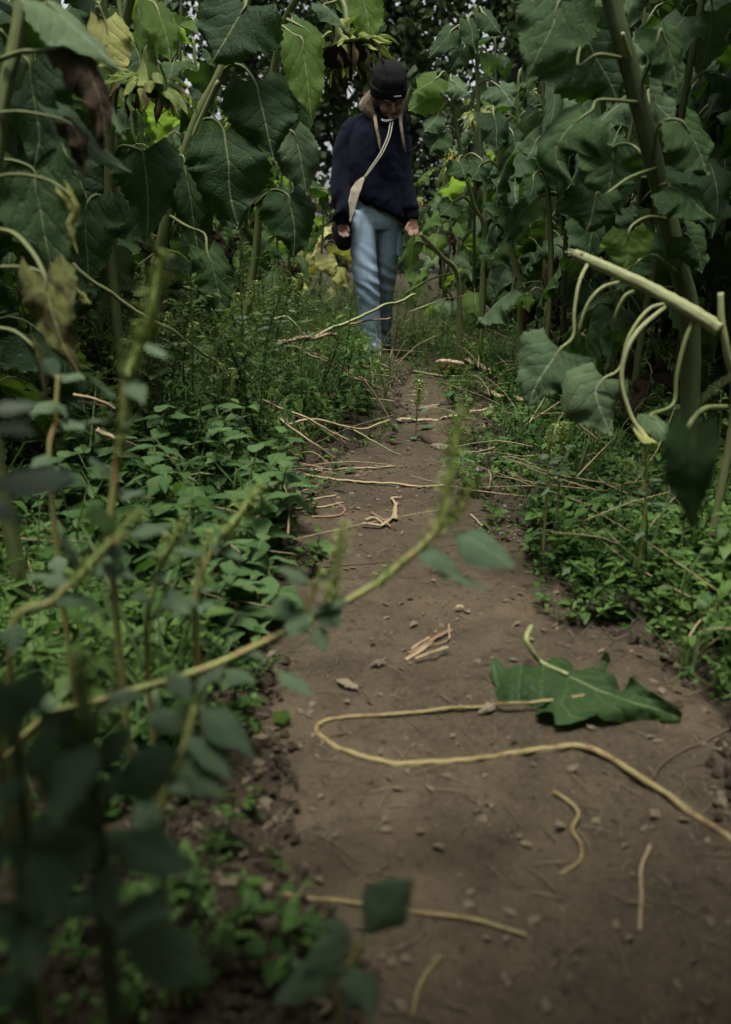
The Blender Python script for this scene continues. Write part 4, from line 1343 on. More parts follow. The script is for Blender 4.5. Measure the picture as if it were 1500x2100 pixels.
WEEDS = [(415, 900, 'weed with one big pale leaf standing highest in the leafy patch'), (330, 930, 'broad leaved weed just right of the tall blurred spike'), (480, 940, 'broad leaved weed on the patch edge above the black rotten stub'), (390, 1000, 'broad leaved weed in the heart of the leafy patch'), (300, 1010, 'broad leaved weed close beside the stem of the tall blurred spike'), (520, 1010, 'broad leaved weed at the path edge next to the black rotten stub'), (450, 1060, 'broad leaved weed behind the spike that tilts towards the path'), (360, 1090, 'broad leaved weed behind the short upright spike and its pale leaves'), (260, 1090, 'broad leaved weed behind the leaning amaranth spike at the left'), (500, 1110, 'broad leaved weed overhanging the path edge below the black stub'), (430, 1150, 'broad leaved weed behind the dark upright spike'), (540, 1150, 'outermost low weed creeping onto the bare path from the leafy patch'), (330, 860, 'broad leaved weed at the back of the patch beside the blurred spike'), (250, 900, 'broad leaved weed right behind the tall blurred spike'), (200, 960, 'broad leaved weed left of the tall blurred spike stem'), (470, 860, 'broad leaved weed at the back of the patch nearest the straw tangle'), (380, 820, 'broad leaved weed furthest back under the slanting pale stalk'), (300, 790, 'broad leaved weed behind the blurred spike under the slanting pale stalk'), (540, 900, 'broad leaved weed where the leafy patch meets the straw tangle'), (170, 1060, 'broad leaved weed beneath the big pale blurred leaf'), (120, 960, 'broad leaved weed behind the big pale blurred leaf'), (410, 1200, 'low weed on the near rim of the leafy patch by the dark spike'), (480, 1210, 'low weed on the near rim of the patch reaching bare soil'), (560, 960, 'small weed at the left end of the straws lying across the path'), (230, 830, 'broad leaved weed under the hanging withered leaf and blurred spike'), (150, 880, 'broad leaved weed below the blotched withered leaf')]
for i, (px, py, lab) in enumerate(WEEDS):
    Y = float(np.interp(py, [780, 900, 1000, 1100, 1220], [2.6, 2.12, 1.80, 1.60, 1.42]))
    p = at(px, py, Y)
    h = max(.10, min(.40, p.z - gz(p.x, Y) + .04))
    broad_weed(p.x, Y, h, 900 + i, lab, 'broad leaved weeds of the leafy patch')
WEEDR = [(1400, 1120), (1440, 1180), (1330, 1080), (1380, 1200), (1450, 1060), (1300, 1010), (1240, 1060), (1420, 960), (1360, 930)]
WEEDL = ['small weed below the dark blurred hanging leaf', 'small weed at the photo edge below the dark blurred leaf', 'small weed in the middle of the right bank', 'small weed on the near rim of the right bank', 'small weed beside the dark blurred hanging leaf', 'small weed on the right bank below the limp grey leaves', 'small weed nearest the bowed amaranth tip on the right bank', 'small weed behind the dark blurred hanging leaf', 'small weed furthest back under the snapped sunflower']
for i, (px, py) in enumerate(WEEDR):
    p = gnd(px, py + 25)
    broad_weed(p.x, p.y, rng.uniform(.05, .11), 950 + i, WEEDL[i], 'small weeds of the right bank')

# ------------------------------------------------------------------ amaranths with seed spikes
def spike_mesh(seed, dense=170):
    """unit spike along +Z, radius about .5 at the waist in its own scale (length 1)"""
    Rk = random.Random(seed)
    s = Soup()
    s.add(*np_tube([(0, 0, 0), (.01, 0, .5), (0, .01, .97)], .045, .012, 5, 5))
    k = 0
    for c in range(15):                                    # knots of flowers up the axis
        z0 = (c + .5) / 15 + Rk.uniform(-.015, .015)
        rr = float(np.interp(z0, [0, .12, .5, .85, 1], [.05, .085, .085, .06, .02])) * Rk.uniform(.75, 1.25)
        for i in range(15):
            a = k * 2.399 + Rk.uniform(-.3, .3)
            k += 1
            r = rr * Rk.uniform(.3, 1)
            L = Rk.uniform(.035, .07)
            s.add(*mini_leaf4(L, L * .5), xf(V((math.cos(a) * r, math.sin(a) * r, z0 + Rk.gauss(0, .012))), Rk.uniform(-.2, 1.2), Rk.uniform(-.5, .5), a - 1.57))
    return tri_mesh('seed_spike', *s.out()[:2], M['spike'], s.out()[2], False)


SPIKES = [spike_mesh(k) for k in range(3)]


def spike(t, a, b_, rpx, world):
    A, B = at(*a), at(*b_)
    d = B - A
    o = put('seed_spike', rng.choice(SPIKES), t, A - V(world), d.to_track_quat('Z', 'Y').to_euler())
    w = rpx * mpp(a[1], a[2]) / .042
    o.scale = (w, w, d.length)
    return o


def amaranth(label, stem, r0, r1, spikes=(), leaves=(), shoots=(), root=None, group=None, smat='amaranth_stem', lmat='amaranth_leaf', extra=5):
    """stem from the ground up; leaves as (base, tip, width px, (normal)), everything (px, py, Y)"""
    p0 = at(*stem[0])
    b0 = V(root) if root is not None else V((p0.x, p0.y, gz(p0.x, p0.y) - .02))
    if root is not None:
        b0.z = gz(b0.x, b0.y) - .02
    t = thing('amaranth', b0, label, 'amaranth', group)
    hstem(t, [b0] + list(stem), r0, r1, smat, 'stem', 30, .1, 8)
    for s_ in shoots:
        hstem(t, list(s_), r0 * .6, r0 * .35, smat, 'shoot', 10, .1, 6)
    for (a, b_, r) in spikes:
        spike(t, a, b_, r, b0)
    up = catmull([b0] + [at(*q) for q in stem], 20)
    Ls = max((math.hypot(q[1][0] - q[0][0], q[1][1] - q[0][1]) * mpp(q[0][1], q[0][2]) for q in leaves), default=.05)
    for k in range(extra):
        q = at_curve(up, .08 + .80 * (k + rng.random()) / extra)
        put('leaf', rng.choice(OVM[lmat]), t, q - b0, (rng.uniform(-.5, .3), rng.uniform(-.3, .3), k * 2.4 + rng.random()), min(.06, Ls * rng.uniform(.6, 1.0)))
    for (a, b_, w, nr) in leaves:
        dx, dy, dz = b_[0] - a[0], b_[1] - a[1], b_[2] - a[2]
        ln = math.hypot(dx, dy)
        q = [(a[0] + dx * k, a[1] + dy * k - ln * bow, a[2] + dz * k) for k, bow in ((.10, .0), (.38, .05), (.7, .04), (1, 0))]
        hleaf(t, [a], q, w, nr, lmat, 'weed_stem', 2.4, outline=OVATE, back=0, curl=.6, ruf=.03, teeth=.015, nt=16, ns=4, fold=.08)
    return t


TOP = (.05, -.35, .95)
amaranth('amaranth bowed across the path, twin seed spikes at its tip and two hanging leaves',
         [(60, 1500, .80), (205, 1438, .80), (420, 1372, .81), (600, 1288, .82), (760, 1205, .83), (870, 1115, .84), (915, 1060, .85)], .0050, .0030,
         [((905, 1085, .845), (952, 830, .87), 12), ((925, 1075, .84), (972, 985, .86), 10), ((770, 1200, .83), (905, 1085, .845), 9), ((676, 1240, .83), (707, 1070, .845), 10)],
         [((650, 1200, .83), (560, 1165, .81), 44, TOP), ((640, 1200, .83), (690, 1180, .79), 32, TOP), ((615, 1235, .83), (550, 1262, .81), 52, UPC), ((625, 1240, .83), (600, 1310, .80), 66, UPC), ((655, 1240, .83), (700, 1290, .80), 50, UPC),
          ((915, 1085, .84), (1058, 1168, .80), 84, (-.1, -.45, .9)), ((880, 1170, .83), (998, 1206, .80), 40, TOP), ((560, 1372, .82), (645, 1432, .78), 52, TOP), ((640, 1280, .82), (665, 1335, .8), 50, UPC),
          ((470, 1355, .81), (400, 1420, .80), 45, UPC), ((450, 1370, .81), (525, 1400, .8), 45, TOP)],
         [[(628, 1285, .82), (650, 1255, .83), (676, 1240, .83)], [(615, 1290, .82), (645, 1210, .83), (662, 1165, .83)]], root=(-.52, .80, 0))
amaranth('tall blurred amaranth with a long fuzzy spike standing before the sunflower leaves',
         [(232, 1180, .85), (238, 960, .86), (255, 800, .87), (275, 720, .88)], .0042, .003,
         [((262, 770, .87), (310, 640, .89), 13), ((300, 690, .885), (338, 510, .90), 14), ((245, 930, .86), (265, 770, .87), 9)],
         [((285, 700, .88), (345, 735, .84), 30, TOP), ((255, 830, .87), (180, 770, .84), 40, TOP), ((250, 880, .86), (290, 850, .84), 26, TOP), ((240, 980, .86), (180, 940, .85), 38, TOP), ((240, 1020, .86), (300, 1010, .84), 40, TOP)])
amaranth('amaranth leaning in from the photo edge with its stem crossing the leafy patch',
         [(20, 1340, .72), (110, 1230, .74), (200, 1150, .76), (255, 1095, .77)], .0036, .0026,
         [((150, 1195, .75), (290, 1045, .78), 11)],
         [((235, 1110, .77), (190, 1030, .72), 72, TOP), ((250, 1100, .77), (345, 1085, .76), 52, TOP), ((150, 1190, .75), (60, 1260, .74), 50, TOP), ((200, 1150, .76), (280, 1190, .74), 45, TOP), ((170, 1180, .755), (120, 1090, .74), 45, TOP)])
amaranth('slim amaranth with a spike tilted towards the path edge and one pale leaf',
         [(400, 1260, .98), (430, 1140, 1.0), (470, 1085, 1.0)], .0034, .0026,
         [((455, 1105, 1.0), (540, 992, 1.02), 11)], [((470, 1060, 1.0), (430, 1030, .96), 36, TOP), ((430, 1140, 1.0), (350, 1130, .97), 36, TOP), ((440, 1120, 1.0), (500, 1150, .97), 34, TOP)])
amaranth('slim amaranth with a short upright spike between two pale leaves',
         [(300, 1330, .92), (318, 1200, .93), (340, 1140, .93)], .0034, .0026,
         [((330, 1160, .93), (382, 1060, .94), 10)], [((330, 1090, .93), (285, 1070, .9), 40, TOP), ((330, 1200, .93), (385, 1262, .88), 55, TOP), ((320, 1230, .93), (265, 1225, .9), 46, TOP), ((350, 1120, .93), (405, 1095, .92), 30, TOP)])
amaranth('small amaranth with a dark upright spike at the edge of the leafy patch',
         [(405, 1300, 1.06), (410, 1200, 1.07)], .0032, .0026, [((408, 1210, 1.07), (432, 1085, 1.09), 8)], [((405, 1240, 1.07), (350, 1270, 1.04), 30, TOP), ((408, 1230, 1.07), (450, 1260, 1.04), 30, TOP)])
# nearest, hugely blurred
amaranth('nearest amaranth, a thick out of focus upright stem with broad dark leaves',
         [(225, 2000, .43), (205, 1750, .44), (185, 1560, .45), (178, 1480, .455)], .0062, .0046,
         [((180, 1500, .455), (168, 1335, .47), 22)],
         [((215, 1640, .45), (385, 1545, .42), 100, (.1, -.7, .7)), ((220, 1720, .44), (400, 1800, .40), 120, (.1, -.5, .9)), ((205, 1760, .44), (60, 1560, .43), 110, (-.2, -.7, .6)),
          ((220, 1880, .43), (345, 1840, .39), 90, TOP), ((190, 1560, .45), (70, 1450, .45), 80, (-.2, -.6, .7)), ((225, 1930, .43), (440, 2010, .38), 110, UPC), ((195, 1600, .45), (270, 1480, .47), 75, UPC), ((200, 1700, .44), (40, 1800, .40), 120, UPC)], smat='stem_dark', extra=10)
amaranth('out of focus amaranth at the corner with large grey green leaves',
         [(60, 2000, .40), (50, 1700, .42), (30, 1500, .43)], .0045, .0035, (),
         [((45, 1600, .42), (130, 1480, .42), 90, UPC), ((40, 1550, .43), (-20, 1380, .43), 90, UPC), ((50, 1750, .41), (120, 1900, .38), 110, UPC), ((55, 1850, .41), (-30, 1930, .38), 110, UPC), ((30, 1500, .43), (85, 1360, .44), 70, UPC)], smat='stem_dark', extra=10)
amaranth('low blurred amaranth spreading its leaves at the bottom of the path',
         [(700, 2050, .56), (740, 1930, .57)], .0036, .003, (),
         [((740, 1930, .57), (850, 1800, .58), 95, (.2, -.6, .8)), ((730, 1950, .57), (620, 1985, .54), 80, UPC), ((720, 1980, .56), (560, 2060, .52), 90, UPC), ((735, 1940, .57), (650, 1890, .58), 60, UPC)])
amaranth('blurred weed with a dark drooping leaf over the crumbly bank',
         [(330, 1700, .62), (370, 1560, .64), (400, 1450, .66)], .0036, .0028, (),
         [((400, 1440, .66), (525, 1560, .62), 75, (.1, -.5, .85)), ((385, 1500, .65), (300, 1470, .64), 60, UPC), ((370, 1560, .64), (450, 1640, .6), 60, UPC), ((395, 1445, .66), (340, 1380, .67), 55, UPC), ((350, 1640, .63), (270, 1700, .6), 70, UPC)])
amaranth('amaranth beside the photo edge holding one large pale blurred leaf',
         [(-60, 1150, .46), (-50, 1030, .46), (-30, 985, .46)], .0045, .0035, (),
         [((-40, 990, .46), (178, 990, .44), 92, (.1, -.45, .9)), ((-45, 890, .46), (70, 870, .45), 36, TOP), ((-50, 1020, .46), (50, 1080, .45), 60, TOP)],
         [[(-40, 1000, .46), (-46, 900, .46), (-44, 850, .46)]], lmat='leaf_pale', extra=0)
amaranth('amaranth at the photo edge lifting a pale leaf beneath the withered sunflower',
         [(-70, 1100, .62), (-40, 900, .62), (-25, 835, .62)], .0042, .003, (), [((-30, 835, .62), (80, 835, .60), 50, TOP), ((-35, 880, .62), (75, 890, .60), 30, TOP)], lmat='leaf_pale', extra=0)
amaranth('leafy weed with pale top leaf under the withered sunflower leaves',
         [(105, 1010, 1.02), (115, 850, 1.04), (120, 770, 1.05)], .0036, .0026, (),
         [((120, 770, 1.05), (175, 775, 1.02), 40, TOP), ((120, 780, 1.05), (90, 735, 1.05), 36, UPC), ((118, 820, 1.05), (60, 850, 1.02), 40, TOP), ((115, 860, 1.04), (175, 880, 1.02), 40, TOP), ((110, 930, 1.03), (60, 960, 1.0), 40, TOP)])
MIDSP = [(480, 600, 640, 3.2), (520, 575, 625, 3.4), (395, 660, 700, 2.9), (445, 640, 690, 3.0), (560, 590, 640, 3.6), (610, 560, 610, 4.2), (350, 640, 690, 2.8), (500, 660, 705, 3.0), (300, 690, 745, 2.6), (455, 745, 800, 2.5),
         (480, 755, 810, 2.5), (860, 780, 830, 3.2), (1130, 870, 920, 1.9), (1155, 865, 905, 1.95), (1330, 905, 960, 1.6)]
MIDL = ['amaranth spike standing tallest in front of the big hanging sunflower leaves', 'amaranth spike just left of the yellow glow behind the bag', 'amaranth spike under the leftmost big hanging leaf', 'amaranth spike beside the slanting pale stalk', 'amaranth spike nearest the bag on the left bank', 'small amaranth spike left of the knees of the jeans', 'amaranth spike crossing the slanting pale stalk', 'amaranth spike above the tangle of straws', 'amaranth spike low beside the blurred tall spike', 'left one of twin spikes in the middle of the left bank', 'right one of twin spikes in the middle of the left bank', 'little amaranth growing alone in the narrow part of the path', 'left one of twin spikes below the hanging grey leaf', 'right one of twin spikes below the hanging grey leaf', 'amaranth spike under the bent leaf stalks of the snapped sunflower']
for i, (px, y0, y1, Y) in enumerate(MIDSP):
    left = px < 800
    lv = [((px - 4, y1 + 10 + 14 * k, Y), (px + rng.choice([-1, 1]) * rng.uniform(18, 40), y1 + 10 + 14 * k + rng.uniform(-10, 14), Y - .03), rng.uniform(12, 18), TOP) for k in range(6)]
    amaranth(MIDL[i], [(px - 8, y1 + 90, Y), (px - 4, y1, Y)], .0035, .0025,
             [((px - 4, y1, Y), (px + rng.uniform(-4, 10), y0, Y), 5.0)], lv, group='small amaranth spikes on the banks', extra=3)

# ------------------------------------------------------------------ things lying on the path and the banks
def lying(name, label, cat, px, r, mat, group=None, lift=.0, wob=.25, flat=1.0, r1=None, lifts=None, sides=7):
    """stalk on the ground: photo points dropped onto the soil"""
    pts = []
    if lifts is None:
        lifts = [lift] * len(px)
    fine = 4 * (len(px) - 1)
    px = catmull([V((q[0], q[1], lifts[i])) for i, q in enumerate(px)], fine)
    lifts = [q.z for q in px]
    for i, q in enumerate(px):
        z = .01
        up = max(0, lifts[i])
        for _ in range(4):
            g = gnd(q[0], q[1], z)
            z = max(max(z_path(g.x + ox, g.y + oy), gz(g.x + ox, g.y + oy) - .01 if off_path(g.x + ox, g.y + oy) > 0 else -1) for ox, oy in ((0, 0), (.012, 0), (-.012, 0), (0, .012), (0, -.012))) + r * .75 + up
        g = gnd(q[0], q[1], z)
        pts.append(g)
    org = pts[0].copy()
    v, f, u = tube([p - org for p in pts], r, r1 if r1 else r * .8, sides, 3 * len(pts), wob=wob, flat=flat, seed=len(bpy.data.objects) % 50, jit=r * 1.5)
    o = put(name, raw_mesh(name, v, f, M[mat], u), None, org)
    return tag(o, label, cat, group)


def hanging(name, label, cat, pts, r, mat, group=None, r1=None):
    """stalk lodged in the weeds: (px, py, Y)"""
    P = [at(*p) for p in pts]
    v, f, u = tube([p - P[0] for p in P], r, r1 or r * .7, 7, 6 * len(P), wob=.3, seed=len(bpy.data.objects) % 50, jit=r * 1.6)
    return tag(put(name, raw_mesh(name, v, f, M[mat], u), None, P[0]), label, cat, group)


# the fallen leaf and the long limp stalk
g0 = gnd(1113, 1360, .02)
t = thing('fallen_leaf', g0, 'large crumpled dark green sunflower leaf lying flat on the path', 'leaf')
SPN = [gnd(1113, 1360, .022), gnd(1170, 1385, .035), gnd(1260, 1430, .030), gnd(1395, 1470, .012)]
SPN = [SPN[0], SPN[1], SPN[2], SPN[3]]
part('leaf_blade', blade(SPN, .235, (0, -.15, 1), curl=.55, ruf=.12, teeth=.12, seed=77, noisy=.08, back=.16, nt=34, ns=8, nteeth=9, quilt=.055), M['leaf'], t, world=g0)
part('petiole', tube([gnd(1090, 1285, .075), gnd(1080, 1310, .070), gnd(1095, 1340, .045), gnd(1113, 1360, .024), gnd(1165, 1383, .036)], .0052, .0036, 8, 18), M['stem_pale'], t, world=g0)
lying('limp_stalk', 'long limp yellowish stalk doubled back in a loop across the path', 'stalk',
      [(1205, 1428), (1090, 1440), (1000, 1448), (830, 1463), (715, 1468), (662, 1480), (652, 1500), (685, 1528), (755, 1554), (820, 1566), (960, 1555), (1080, 1535), (1150, 1530), (1215, 1537), (1330, 1605), (1480, 1705), (1600, 1790)], .0036, 'stalk_wilted', r1=.0047, lifts=[.026, .012, .004] + [0] * 14, sides=9, flat=.75)
lying('vine', 'thin dark rootlet curving in from the photo edge to the limp stalk', 'root', [(1500, 1492), (1440, 1525), (1370, 1560), (1335, 1600)], .0022, 'twig')
lying('curled_stem', 'short pale curled stem lying alone on the near path', 'stem', [(1140, 1622), (1172, 1645), (1186, 1668), (1174, 1700), (1188, 1735), (1186, 1762), (1146, 1792)], .0027, 'stalk_wilted')
lying("straw_stalk", 'thin dry stem lying lengthwise near the bottom corner of the path', 'stem', [(1334, 1735), (1318, 1780), (1316, 1840), (1312, 1905)], .0020, 'straw')
lying("straw_stalk", 'faint thin green stem across the bottom of the path', 'stem', [(560, 1830), (700, 1850), (860, 1872), (960, 1885), (1080, 1918)], .0028, 'stalk_wilted')
lying("straw_stalk", 'short stub of stem at the very bottom of the path', 'stem', [(900, 1965), (862, 2020), (846, 2090)], .0024, 'stalk_wilted')
lying('straw_stalk', 'long thin straw stalk lying across the middle of the path', 'stalk', [(560, 955), (600, 966), (690, 983), (800, 994), (930, 998)], .0052, 'straw')
lying('straw_stalk', 'thin straw stalk lying above the longest one, beside the white scrap', 'stalk', [(500, 950), (580, 958), (720, 962), (810, 956)], .0042, 'straw')
lying('flat_stalk', 'flattened pale stalk lying crosswise where the path narrows', 'stalk', [(812, 864), (880, 857), (945, 850), (1020, 834)], .013, 'straw', flat=.45)
lying('flat_stalk', 'pale split stalk under the big hanging leaf on the right', 'stalk', [(995, 808), (1050, 816), (1110, 828)], .012, 'straw', lift=.02)
lying('flat_stalk', 'thick pale stump of stalk beside the discarded sunflower head', 'stalk', [(958, 740), (985, 752), (1014, 768)], .015, 'straw', lift=.02)
lying('flat_stalk', 'shredded pale stalk on the right edge of the path', 'stalk', [(975, 938), (1020, 926), (1090, 905)], .010, 'straw', flat=.6)
lying('thin_vine', 'thin pale runner trailing from the narrow path to the hanging leaf', 'vine', [(850, 762), (900, 770), (980, 770), (1060, 756)], .0055, 'stem_pale', lift=.02)
lying("straw_stalk", 'short straight straw lying at the right path edge', 'stem', [(968, 1056), (990, 1080), (1005, 1092)], .0028, 'straw')
lying("straw_stalk", 'dark twig lying across the path beyond the straw heap', 'stem', [(585, 1150), (650, 1162), (720, 1158), (790, 1150)], .0022, 'twig')
lying('dark_log', 'black rotten stub on the left path edge', 'stalk', [(560, 1000), (600, 1004), (645, 1010)], .012, 'twig')
for i, (q, m) in enumerate([([(832, 1352), (870, 1322), (900, 1300)], 'straw'), ([(840, 1340), (885, 1310), (925, 1288)], 'straw_red'), ([(850, 1350), (890, 1338), (920, 1330)], 'straw'), ([(845, 1330), (860, 1318), (880, 1305)], 'straw'), ([(880, 1325), (920, 1310), (922, 1280)], 'straw')]):
    lying('straw_shred', ('longest', 'reddish', 'lowest', 'shortest', 'bent')[i] + ' shred in the little heap of straw on the path', 'straw', q, (.0045, .004, .0035, .003, .002)[i], m, 'straw heap on the path', flat=.5, lift=.004 * (i % 3))
for i, (q, m, r) in enumerate([([(745, 1076), (780, 1078), (800, 1062), (812, 1030)], 'straw', .006), ([(750, 1065), (770, 1060), (795, 1075)], 'straw', .005), ([(760, 1050), (785, 1065), (800, 1080)], 'straw_red', .004), ([(812, 1065), (815, 1045), (805, 1022), (818, 1018)], 'straw', .005)]):
    lying('dry_shred', ('hooked', 'flat', 'reddish', 'upturned')[i] + ' shred among the curled dry shreds in mid path', 'straw', q, r, m, 'curled dry shreds in mid path', flat=.5, lift=.005)
for i, q in enumerate([[(600, 1045), (660, 1040), (705, 1030)], [(640, 1060), (690, 1058), (710, 1045), (690, 1030)], [(590, 1030), (650, 1022), (690, 1015)]]):
    lying('straw_stalk', ('straight', 'hooked', 'upper')[i] + ' straw at the left path edge below the white scrap', 'stalk', q, .0035, ('straw', 'straw_red', 'straw')[i], 'straws at the left path edge')


def flat_leaf(name, label, px0, px1, w, mat, curl=.9, seed=0, lift=.006, cat='leaf', group=None):
    A, B = gnd(px0[0], px0[1], .01), gnd(px1[0], px1[1], .01)
    for p in (A, B):
        p.z = max(z_path(p.x, p.y), gz(p.x, p.y) - .02 if off_path(p.x, p.y) > 0 else -1) + lift
    m = A.lerp(B, .5) + V((0, 0, .012))
    b = blade([A, A.lerp(m, .7), m.lerp(B, .4), B], w, (.1, -.1, 1), OVATE, back=0, curl=curl, ruf=.10, teeth=.04, nt=12, ns=3, seed=seed, noisy=.12)
    me = raw_mesh(name, [V(v) - A for v in b[0]], b[1], M[mat], b[2])
    return tag(put(name, me, None, A), label, cat, group)


flat_leaf('pale_scrap', 'whitish dry leaf scrap standing by the straw stalks on the path', (705, 968), (735, 960), .035, 'leaf_grey', 1.4, 1, .012)
flat_leaf('wilted_leaf', 'grey wilted leaf lying at the right path edge below the split stalk', (900, 940), (985, 945), .09, 'leaf_grey', .6, 2, .012)
flat_leaf('wilted_leaf', 'limp green leaf lying at the foot of the shredded stalk', (930, 925), (1005, 950), .07, 'leaf', .6, 3, .012)
flat_leaf('dry_leaf', 'curled brown leaf lying beneath the near edge of the limp stalk', (980, 1436), (1030, 1428), .028, 'dry_leaf', 1.4, 4)
flat_leaf('dry_leaf', 'small tan leaf left of the straw heap on the path', (760, 1356), (792, 1350), .022, 'dry_leaf', 1.2, 5)
flat_leaf('dry_leaf', 'small brown leaf lying on the path above the crumpled green leaf', (930, 1238), (955, 1240), .018, 'straw', 1.2, 6)
flat_leaf('dry_leaf', 'tan dry leaf by the sprout at the left path edge', (690, 1395), (735, 1408), .03, 'dry_leaf', 1.2, 7)
flat_leaf('fallen_leaf', 'small grey green leaf lying on bare soil below the right bank weeds', (1188, 1262), (1232, 1252), .04, 'leaf_grey', .6, 8)
flat_leaf('fallen_leaf', 'pale yellowish crumpled leaf lodged in the weeds of the left bank', (235, 1275), (315, 1235), .12, 'leaf_yellow', 1.3, 9, .05)
flat_leaf('fallen_leaf', 'pale round leaf fallen at the left path edge beside the limp stalk', (556, 1480), (600, 1475), .038, 'leaf_young', .5, 10, .012)
flat_leaf('dry_leaf', 'crumpled grey leaf heap beside the black rotten stub', (570, 1030), (640, 1015), .07, 'dry_leaf', 1.5, 11, .012)
flat_leaf('dry_leaf', 'brown leaf lying in the narrow part of the path', (860, 830), (905, 826), .06, 'dry_leaf', 1.2, 12, .01)
flat_leaf('dry_leaf', 'dry leaf below the discarded sunflower head', (880, 905), (930, 912), .07, 'dry_leaf', 1.2, 13, .01)
A = gnd(983, 966, .012)
v, f, u = tube([(-.012, 0, 0), (0, 0, .003), (.012, 0, 0)], 0, 0, 9, 8, rad=lambda q: .011 * math.sqrt(max(0, 1 - (2 * q - 1) ** 2)) + 1e-4, wob=.3)
tag(put('pebble', raw_mesh('pebble', v, f, M['pebble'], u), None, A), 'small white pebble at the right path edge', 'pebble')

# discarded sunflower head on the ground
hp = gnd(924, 750, .05)
t = thing('discarded_head', hp - V((0, 0, .045)), 'pale seedless sunflower head thrown down at the edge of the path', 'sunflower head')
v, f, u = tube([(0, 0, -.035), (0, 0, -.02), (0, 0, .0), (0, 0, .018), (0, 0, .03)], 0, 0, 22, 12, rad=lambda q: float(np.interp(q, [0, .25, .6, .85, 1], [.03, .065, .088, .070, .01])), wob=.10)
d_ = put('disc', raw_mesh('disc', v, f, M['disc_pale'], u), t, (0, 0, .045), (-.30, .12, 0))
for i in range(16):
    put('bract', rng.choice(BRACT_ME), t, (0, 0, .035), (math.pi + rng.uniform(-.3, .3), 0, i * .393), 1.0)

# straw stalks lodged in the left bank
HG = 'broken straw stalks lodged in the left bank'
for name, lab, pts, r, m in [
    ('straw_stalk', 'longest pale stalk rising across the knees of the jeans', [(560, 722, 4.2), (640, 692, 4.25), (740, 650, 4.4), (800, 624, 4.5), (852, 605, 4.6)], .0095, 'stem_pale'),
    ('straw_stalk', 'reddish stalk crossing the shins below the pale one', [(560, 705, 4.2), (650, 684, 4.3), (730, 664, 4.4), (800, 652, 4.5)], .007, 'straw_red'),
    ('straw_stalk', 'thick tan stalk lying low left of the shoe', [(570, 702, 4.1), (630, 692, 4.15), (690, 686, 4.2)], .012, 'straw_red'),
    ('straw_stalk', 'pale stalk sloping down from the tan stalk towards the path', [(600, 712, 3.8), (665, 742, 3.7), (745, 782, 3.6)], .0075, 'straw'),
    ('straw_stalk', 'brownish stalk running down behind the sloping pale one', [(640, 724, 3.9), (700, 752, 3.8), (770, 795, 3.6)], .0065, 'straw_red'),
    ('straw_stalk', 'thin straw arching over the dark hollow of the left bank', [(590, 870, 2.7), (650, 860, 2.75), (740, 880, 2.8), (800, 860, 2.9)], .0042, 'straw'),
    ('straw_stalk', 'thin straw descending from the left bank to the straw on the path', [(575, 858, 2.6), (630, 898, 2.5), (690, 940, 2.55)], .0042, 'straw'),
    ('straw_stalk', 'upper of two straws fanning out over the left path edge', [(540, 820, 2.7), (640, 862, 2.65), (720, 905, 2.7)], .004, 'straw'),
    ('straw_stalk', 'bent brown straw standing in the dark hollow of the left bank', [(745, 780, 3.2), (785, 830, 3.15), (815, 890, 3.1)], .005, 'twig'),
    ('straw_stalk', 'short straw stub poking from the leafy patch on the left', [(200, 880, 2.0), (240, 896, 2.0)], .008, 'straw'),
    ('straw_stalk', 'pair of pale straws low behind the withered leaf, upper one', [(150, 808, 1.9), (200, 818, 1.9), (240, 838, 1.92)], .004, 'straw'),
    ('straw_stalk', 'pair of pale straws low behind the withered leaf, lower one', [(160, 825, 1.9), (200, 830, 1.9), (235, 836, 1.92)], .003, 'straw'),
    ('leaning_stalk', 'long thin pale stalk slanting down from the withered leaf into the weeds', [(150, 540, 2.3), (182, 568, 2.3), (300, 648, 2.4), (400, 710, 2.5), (455, 745, 2.55)], .0065, 'stem_pale'),
    ('leaning_stalk', 'pale arched stalk among weeds under the left sunflowers', [(560, 655, 3.5), (590, 652, 3.5), (615, 675, 3.5), (620, 700, 3.5)], .005, 'stem_pale'),
    ('leaning_stalk', 'pale bent stem standing behind the fallen stalk on the right', [(840, 640, 4.6), (900, 618, 4.7), (960, 605, 4.8)], .004, 'stem_pale'),
    ('leaning_stalk', 'thin stem leaning at the right edge of the photo over the path corner', [(1500, 1290, 1.35), (1440, 1340, 1.36), (1400, 1395, 1.38)], .003, 'stalk_wilted')]:
    hanging(name, lab, 'stalk', pts, r, m, HG)
Rn = random.Random(9)
for i in range(16):                                        # more thin broken stems tangled there
    px, py = Rn.uniform(520, 760), Rn.uniform(740, 930)
    Y = gnd(px, py + 40).y
    a = Rn.uniform(-.1, .75)
    L = Rn.uniform(60, 130)
    p1 = (px + L * math.cos(a) * .5, py + L * math.sin(a) * .5 - Rn.uniform(0, 12), Y - .03)
    hanging('straw_stalk', 'thin broken straw in the tangle on the left path edge', 'stalk', [(px, py, Y), p1, (px + L * math.cos(a), py + L * math.sin(a), Y - .04)], Rn.uniform(.002, .0038), Rn.choice(['straw', 'stem_pale', 'straw']), 'thin straws tangled at the left path edge')


# ------------------------------------------------------------------ the person
YP = 5.34


def B(px, py, dy=0.0):
    return at(px, py, YP + dy)


